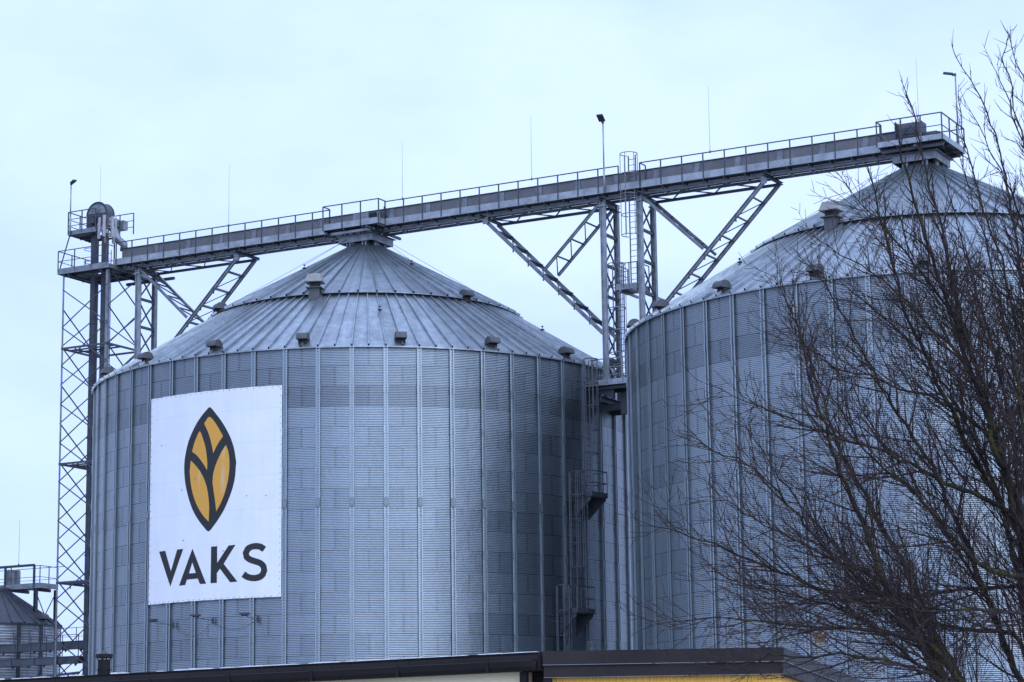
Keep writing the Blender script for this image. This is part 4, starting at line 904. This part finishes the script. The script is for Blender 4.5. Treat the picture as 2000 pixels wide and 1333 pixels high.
# frame through the small silo, parallel to the bridge
def sm(px, py):                                             # world x,y -> bridge frame s,o
    dx, dy = px-LX, py-LY; return (dx*EX+dy*EY, dx*EY-dy*EX)
def small_platform():
    s1, o1 = sm(-25.55, 130.0)
    t = Thing('silo_platform', 'railed steel platform on posts above the small silo at the left edge', 'platform', (s1-2.5,o1-0.7,13.6))
    m = MB(); m.box(s1-7,s1,o1-1.5,o1,13.74,13.78); m.box(s1-7,s1,o1+0.002,o1+0.03,13.68,13.96,1); m.box(s1+0.002,s1+0.03,o1-1.5,o1+0.03,13.68,13.96,1)
    for k in range(5): m.beam((s1-6.5+k*1.5,o1-1.5,13.64),(s1-6.5+k*1.5,o1,13.64),0.1,0.16)
    t.part('deck', m, ['galv_dull','galv'])
    r = MB(); railing(r, [(s1-6,o1),(s1-4.2,o1),(s1-2.4,o1),(s1-0.4,o1)], 13.7, 1.25, 0.10); railing(r, [(s1-6,o1),(s1-4.8,o1),(s1-3.4,o1),(s1-2,o1),(s1,o1),(s1,o1-0.75),(s1,o1-1.5)], 13.78, 1.1, 0.04, (0.5,))
    railing(r, [(s1-6,o1-1.5),(s1-3,o1-1.5),(s1,o1-1.5)], 13.78, 1.15, 0.035, (0.5,)); r.beam((s1,o1-1.5,14.93),(s1+0.4,o1-1.6,14.93),0.03)
    t.part('railing', r, 'steel_dark')
    p = MB(); p.chan((s1-0.3,o1-0.05,5.5),(s1-0.3,o1-0.05,13.66),0.18,0.18,0.03); t.part('post', p, 'steel_dark')
    p = MB(); p.chan((s1-0.1,o1-1.45,5.5),(s1-0.1,o1-1.45,13.66),0.14,0.14,0.03); t.part('post', p, 'steel_dark')
    p = MB(); p.beam((s1-0.3,o1-0.1,13.4),(s1-0.1,o1-1.4,11.0),0.04); p.beam((s1-0.1,o1-1.4,13.4),(s1-0.3,o1-0.1,11.2),0.04); t.part('bracing', p, 'steel_dark')
    p = MB(); p.lathe([(0.42,13.8),(0.42,14.75),(0.38,14.8)], 20, c=(s1-2.35,o1-0.55)); t.part('cyclone_drum', p, 'galv')
small_platform()
for s_ in (0,):
    p = sm(-26.75, 130.2); m = MB(); m.tube([(p[0],p[1],14.9),(p[0],p[1],17.35)], [0.012,0.006], 5); m.box(p[0]-0.03,p[0]+0.03,p[1]-0.03,p[1]+0.03,14.88,15.0)
    single('lightning_rod', 'short thin lightning rod above the small silo at the left edge', 'lightning rod', (p[0],p[1],14.9), m, 'galv_dull', group='lightning rods')
def low_conveyor(z, h, o, label, rail, mat):
    t = Thing('low_conveyor', label, 'conveyor', (-20,o,z))
    m = MB(); m.box(-26,-16.62,o-0.2,o+0.2,z,z+h); m.box(-26,-16.62,o-0.23,o+0.23,z+h+0.002,z+h+0.03)
    s_ = -25.5
    while s_ < -16.8: m.box(s_,s_+0.05,o-0.24,o+0.24,z-0.02,z+h+0.04); s_ += 1.5
    t.part('casing', m, mat)
    b = MB()
    s_ = -25.0
    while s_ < -16.8: b.add([(s_-0.03,o+0.2,z-0.02),(s_-0.03,o,z-0.02),(s_-0.03,o+0.15,z-0.14),(s_+0.03,o+0.2,z-0.02),(s_+0.03,o,z-0.02),(s_+0.03,o+0.15,z-0.14)],[(0,1,2),(5,4,3),(0,3,4,1),(1,4,5,2),(2,5,3,0)]); s_ += 1.02
    t.part('hanger', b, 'steel_dark')
    if rail:
        r = MB(); n = 9; railing(r, [(-26+9.3*i/n, o+0.55) for i in range(n+1)], z-0.45, 1.15, 0.035); railing(r, [(-26+9.3*i/n, o-0.55) for i in range(n+1)], z+0.2, 0.95, 0.03, (0.5,)); t.part('railing', r, 'steel_dark')
        f = MB(); f.box(-26,-16.7,o+0.21,o+0.55,z-0.47,z-0.44); t.part('walkway', f, 'galv_dull')
    return t
low_conveyor(9.98, 0.38, 0.30, 'upper of the two low conveyors crossing behind the lattice mast', True, 'galv_dull')
lc = low_conveyor(9.22, 0.34, 0.75, 'lower of the two low conveyors crossing behind the lattice mast', False, 'galv_dull')
for p_, q_, w_ in (((-24.2,0.75,9.2),(-25.6,0.75,7.0),0.14), ((-19.2,0.75,9.2),(-20.2,0.75,5.5),0.12), ((-19.6,0.75,8.6),(-16.7,0.75,8.75),0.12), ((-18.2,0.75,7.2),(-17.0,0.75,8.7),0.10)):
    m = MB(); m.beam(p_, q_, w_); lc.part('support_strut', m, 'galv_dull')

# ------------------------------------------------------------------ low buildings along the bottom edge
def frame2(ox, oy, dx, dy):
    L_ = math.hypot(dx, dy); dx /= L_; dy /= L_
    n = (dy, -dx)
    if n[1] > 0: n = (-n[0], -n[1])
    return lambda a, b, z: (ox+dx*a+n[0]*b, oy+dy*a+n[1]*b, z)      # a along, b outwards to the camera
def bxf(m, F, a0,a1,b0,b1,z0,z1, mi=0):
    m.add([F(a0,b0,z0),F(a1,b0,z0),F(a1,b1,z0),F(a0,b1,z0),F(a0,b0,z1),F(a1,b0,z1),F(a1,b1,z1),F(a0,b1,z1)],[(0,3,2,1),(4,5,6,7),(0,1,5,4),(1,2,6,5),(2,3,7,6),(3,0,4,7)], mi)
def cream_building():
    F = frame2(0.33, 37.95, -0.857, 0.515); ZE = 4.09
    t = Thing('low_building', 'low cream-walled building with dark brown gutter along the bottom left', 'building', (-6,42,0), 'world')
    m = MB(); bxf(m, F, 0.33, 17, -5.5, -0.08, 0, 3.80); t.part('wall', m, 'cream')
    r = MB()
    vs = [F(0,0,ZE),F(18,0,ZE),F(18,-6,ZE+0.12),F(0,-6,ZE+0.12)]; lo = [(v[0],v[1],v[2]-0.04) for v in vs]
    r.add(vs+lo, [(0,1,2,3),(7,6,5,4),(0,4,5,1),(1,5,6,2),(2,6,7,3),(3,7,4,0)])
    bxf(r, F, 0.0, 18, -0.29, -0.02, 3.805, 4.045); t.part('roof', r, 'brown')
    g_ = MB(); bxf(g_, F, 0.0, 18, -0.018, 0.0, 3.97, 4.085)
    for k in range(12): bxf(g_, F, 0.9+k*1.5, 0.906+k*1.5, 0.0, 0.006, 3.97, 4.085)
    t.part('fascia', g_, 'brown_lit')
    gt = MB(); prof = [(0.012,3.955),(0.012,3.86),(0.05,3.80),(0.11,3.80),(0.15,3.86),(0.16,3.955),(0.15,3.965),(0.13,3.90),(0.03,3.90)]
    n = len(prof); vs = [F(0.02,b,z) for b, z in prof]+[F(18,b,z) for b, z in prof]
    gt.add(vs, [tuple(range(n)),tuple(range(2*n-1,n-1,-1))]+[(i,(i+1)%n,n+(i+1)%n,n+i) for i in range(n)])
    for k in range(9): bxf(gt, F, 0.8+k*1.7, 0.85+k*1.7, 0.008, 0.166, 3.795, 3.968)
    t.part('gutter', gt, 'brown')
    cp = MB(); bxf(cp, F, 0.20, 0.32, -0.06, 0.02, 0, 3.79); t.part('corner_post', cp, 'brown')
    s = MB(); q = random.Random(4); a = 0.05
    while a < 16:
        ln = q.uniform(0.3,1.4) if a < 7 else q.uniform(0.08,0.4)
        h = q.uniform(0.008,0.022)
        k = int(ln/0.12)+1
        for i in range(k): bxf(s, F, a+i*ln/k, a+(i+1)*ln/k-0.001, -0.10-q.random()*0.1, -0.004, ZE+0.001, ZE+0.005+h*q.uniform(0.5,1))
        a += ln+(q.uniform(0.02,0.3) if a < 7 else q.uniform(0.1,0.8))
    t.part('snow_strip', s, 'snow')['kind'] = 'stuff'
    p = (-7.62,45.0); c = MB(); c.lathe([(0.118,3.9),(0.118,4.50)], 20, c=p); c.lathe([(0.128,4.30),(0.128,4.33)], 20, c=p)
    ch = t.part('chimney_pipe', c, 'brown')
    k = MB(); k.lathe([(0.155,4.535),(0.16,4.60),(0.13,4.605)], 20, c=p); k.lathe([(0.10,4.606),(0.01,4.68)], 20, 1, c=p)
    for i in range(4): a = i*1.57+0.5; k.beam((p[0]+0.11*math.cos(a),p[1]+0.11*math.sin(a),4.48),(p[0]+0.13*math.cos(a),p[1]+0.13*math.sin(a),4.54),0.015)
    t.part('cowl', k, ['brown_lit','galv_dull'], ch)
cream_building()
def yellow_building():
    F = frame2(0.41, 38.04, 3.78, -0.17); Wd = 3.74
    G = lambda a, b, z: (0,0,0)
    t = Thing('low_building', 'low flat-roofed building with yellow ribbed wall and brown fascia below the tree', 'building', (2.3,40,0), 'world')
    ox, oy = F(Wd,0,0)[:2]; dx, dy = 2.88/11.73, 11.37/11.73
    def Sd(a, b, z): return (ox+dx*a+dy*b, oy+dy*a-dx*b, z)           # right hand side wall, b outwards
    m = MB()                                                          # ribbed sheet wall
    def ribbed(Fn, a0, a1, z0, z1, b):
        a = a0; pts = []
        while a < a1:
            for da, bb in ((0,0),(0.055,0),(0.068,0.018),(0.092,0.018)): pts.append((a+da, b+bb))
            a += 0.105
        pts.append((a1, b)); n = len(pts)
        vs = [Fn(x,y,z0) for x,y in pts]+[Fn(x,y,z1) for x,y in pts]
        m.add(vs, [(i,i+1,n+i+1,n+i) for i in range(n-1)])
    ribbed(F, 0.14, Wd-0.13, 0.0, 3.70, -0.13); ribbed(Sd, 0.14, 11.5, 0.0, 3.70, -0.13)
    bxf(m, F, 0.14, Wd-0.16, -6.0, -0.16, 0.0, 3.69)
    t.part('wall', m, 'yellow')
    f = MB()
    bxf(f, F, 0.0, Wd+0.012, -0.02, 0.012, 3.895, 4.105); bxf(f, F, 0.012, Wd, -0.05, -0.022, 3.70, 3.893)
    bxf(f, Sd, 0.0, 11.7, -0.02, 0.012, 3.895, 4.105); bxf(f, Sd, 0.0, 11.7, -0.05, -0.022, 3.70, 3.893)
    for k in range(3): bxf(f, F, 0.95+k*1.0, 0.956+k*1.0, 0.012, 0.018, 3.9, 4.10)
    bxf(f, F, 0.0, Wd+0.02, -0.02, 0.022, 3.885, 3.894, 1); bxf(f, Sd, 0.0, 11.7, -0.02, 0.022, 3.885, 3.894, 1); bxf(f, F, 0.012, Wd, -0.05, -0.012, 3.692, 3.699, 1)
    t.part('fascia', f, ['brown_lit','galv'])
    r = MB(); A = F(0.06,-0.06,4.05); B = F(Wd-0.05,-0.06,4.05); C_ = Sd(11.6,-0.06,4.05); D_ = (A[0]+dx*11.6, A[1]+dy*11.6, 4.05)
    lo = [(v[0],v[1],3.99) for v in (A,B,C_,D_)]
    r.add([A,B,C_,D_]+lo, [(0,1,2,3),(7,6,5,4),(0,4,5,1),(1,5,6,2),(2,6,7,3),(3,7,4,0)]); t.part('roof', r, 'brown')
    c = MB(); bxf(c, F, 0.0, 0.13, -0.14, -0.052, 0, 3.69); bxf(c, F, -0.26, -0.005, -0.9, -0.4, 0, 3.85); t.part('corner_trim', c, 'brown')
yellow_building()
m = MB(); m.tube([(1.30,41.5,3.9),(1.26,41.5,4.48)], 0.035, 8); m.lathe([(0.05,4.40),(0.06,4.46)], 8, c=(1.27,41.5))
single('vent_pipe', 'small grey vent pipe poking over the brown roof edge below the silo ladders', 'pipe', (1.3,41.5,4.0), m, 'galv_dull', 'world')

# ------------------------------------------------------------------ bare winter tree
def tree():
    rng = random.Random(11)
    base = (5.0, 24.2, 0.0)
    t = Thing('bare_tree', 'large leafless tree with mossy limbs and fine purple-brown twigs at the right', 'tree', base, 'world')
    big = MB(); mid = MB(); fine = MB()
    def resample(pts, step):
        out = [pts[0]]; 
        for a, b in zip(pts, pts[1:]):
            n = max(1, int((b-a).length/step))
            for i in range(1, n+1): out.append(a.lerp(b, i/n))
        return out
    def curve(p, d, L_, n, wob, lift):
        pts = [p]; d = d.normalized()
        for i in range(n):
            d = (d+Vector((rng.gauss(0,wob),rng.gauss(0,wob),rng.gauss(0,wob)+lift))).normalized(); pts.append(pts[-1]+d*(L_/n))
        return pts
    def side(d, ang):
        r_ = Vector((rng.gauss(0,1),rng.gauss(0,1),rng.gauss(0,1))); a = d.cross(r_).normalized()
        return (d*math.cos(ang)+a*math.sin(ang)).normalized()
    def twigs(pts, r0, r1, level, f0=0.0):
        n = len(pts)-1
        tot = sum((b-a).length for a, b in zip(pts, pts[1:]))
        gap = (0.105, 0.105, 0.11)[level]*(0.80 if pts[0].z > 6 else 1.0)
        s_ = f0*tot+rng.uniform(0, gap); acc = 0
        for a, b in zip(pts, pts[1:]):
            l = (b-a).length; d = (b-a).normalized()
            while s_ < acc+l:
                p = a.lerp(b, (s_-acc)/l); u = s_/tot
                if level == 0:
                    L_ = rng.uniform(0.5,1.7)*(1.0-0.78*u)*(1.0 if p.z < 6.6 else max(0.5, 1-(p.z-6.6)*0.30)); r = min(0.0085, (r0+(r1-r0)*u)*0.45)+0.0015
                    dd = side(d, rng.uniform(0.30,0.80)); q = curve(p, dd, L_, 6, 0.07, 0.05)
                    mid.tube(q, [r*(1-0.75*k/6) for k in range(7)], 4, caps=False); twigs(q, r, r*0.3, 1, 0.15)
                elif level == 1:
                    L_ = rng.uniform(0.16,0.72)*(1.0-0.45*u)*(1.0 if p.z < 6.6 else max(0.45, 1-(p.z-6.6)*0.3)); r = 0.0040
                    q = curve(p, side(d, rng.uniform(0.35,0.80)), L_, 4, 0.08, 0.035)
                    fine.tube(q, [r*(1-0.55*k/4) for k in range(5)], 3, caps=False)
                    if L_ > 0.24: twigs(q, r, r*0.5, 2, 0.25)
                else:
                    L_ = rng.uniform(0.05,0.20); q = curve(p, side(d, rng.uniform(0.4,0.85)), L_, 2, 0.06, 0.03)
                    fine.tube(q, [0.0032,0.0029,0.0021], 3, caps=False)
                s_ += gap*rng.uniform(0.5,1.5)
            acc += l
    placed = []
    for r0, r1, P_ in LIMBS:
        pts = [Vector(p) for p in P_]
        if pts[0].z > 1.9 and placed:                        # a side limb: grow it out of the nearest thicker limb below
            k = min((q for q in placed if q[1] > r0*0.8 and q[0].z < pts[0].z-0.05), key=lambda q: (q[0]-pts[0]).length, default=None)
            if k: pts = [k[0], k[0].lerp(pts[0], 0.5)+Vector((0,0,-0.03))]+pts
        pts = resample(pts, 0.11)
        for i in range(1, len(pts)-1): pts[i] = pts[i]+Vector((rng.gauss(0,0.009),rng.gauss(0,0.016),rng.gauss(0,0.009)))
        n = len(pts)
        r0 = r0*0.82; rad = [(r0+(r1*0.8-r0)*(i/(n-1))**0.6)*rng.uniform(0.88,1.12) for i in range(n)]; placed += [(pts[i], rad[i]) for i in range(n)]
        big.tube(pts, rad, 8)
        twigs(pts, r0, r1, 0, 0.10)
        tipd = (pts[-1]-pts[-3]).normalized(); q = curve(pts[-1], tipd, 0.22, 4, 0.08, 0.02); mid.tube(q, [r1*(1-0.8*k/4) for k in range(5)], 4, caps=False); twigs(q, r1, 0.003, 1)
    # the stools below the frame, joining the limbs to the ground
    for (x, y, z), r in (((5.13,24.0,1.43),0.16),((4.74,23.75,1.5),0.13),((4.9,24.4,1.6),0.12),((5.2,25,1.75),0.11)):
        big.tube([(base[0]+(x-base[0])*0.3,base[1]+(y-base[1])*0.3,-0.05),(base[0]+(x-base[0])*0.6,base[1]+(y-base[1])*0.6,0.6),(x,y,z)], [r*1.5,r*1.2,r], 10)
    tr = t.part('trunk', big, 'bark', smooth=True)
    t.part('branch', mid, 'twig', tr, smooth=True)
    cr = t.part('crown', fine, 'twig')
    lf = MB()
    for _ in range(150):
        c = Vector((3.03+rng.gauss(0,0.035),24.3+rng.gauss(0,0.06),3.33+rng.gauss(0,0.045))); a = Vector((rng.gauss(0,1),rng.gauss(0,1),rng.gauss(0,1))).normalized(); b = a.cross(Vector((rng.gauss(0,1),rng.gauss(0,1),1))).normalized()
        lf.add([c-a*0.02,c+b*0.008,c+a*0.02,c-b*0.008], [(0,1,2,3)])
    t.part('dry_leaves', lf, 'leafdry')
tree()
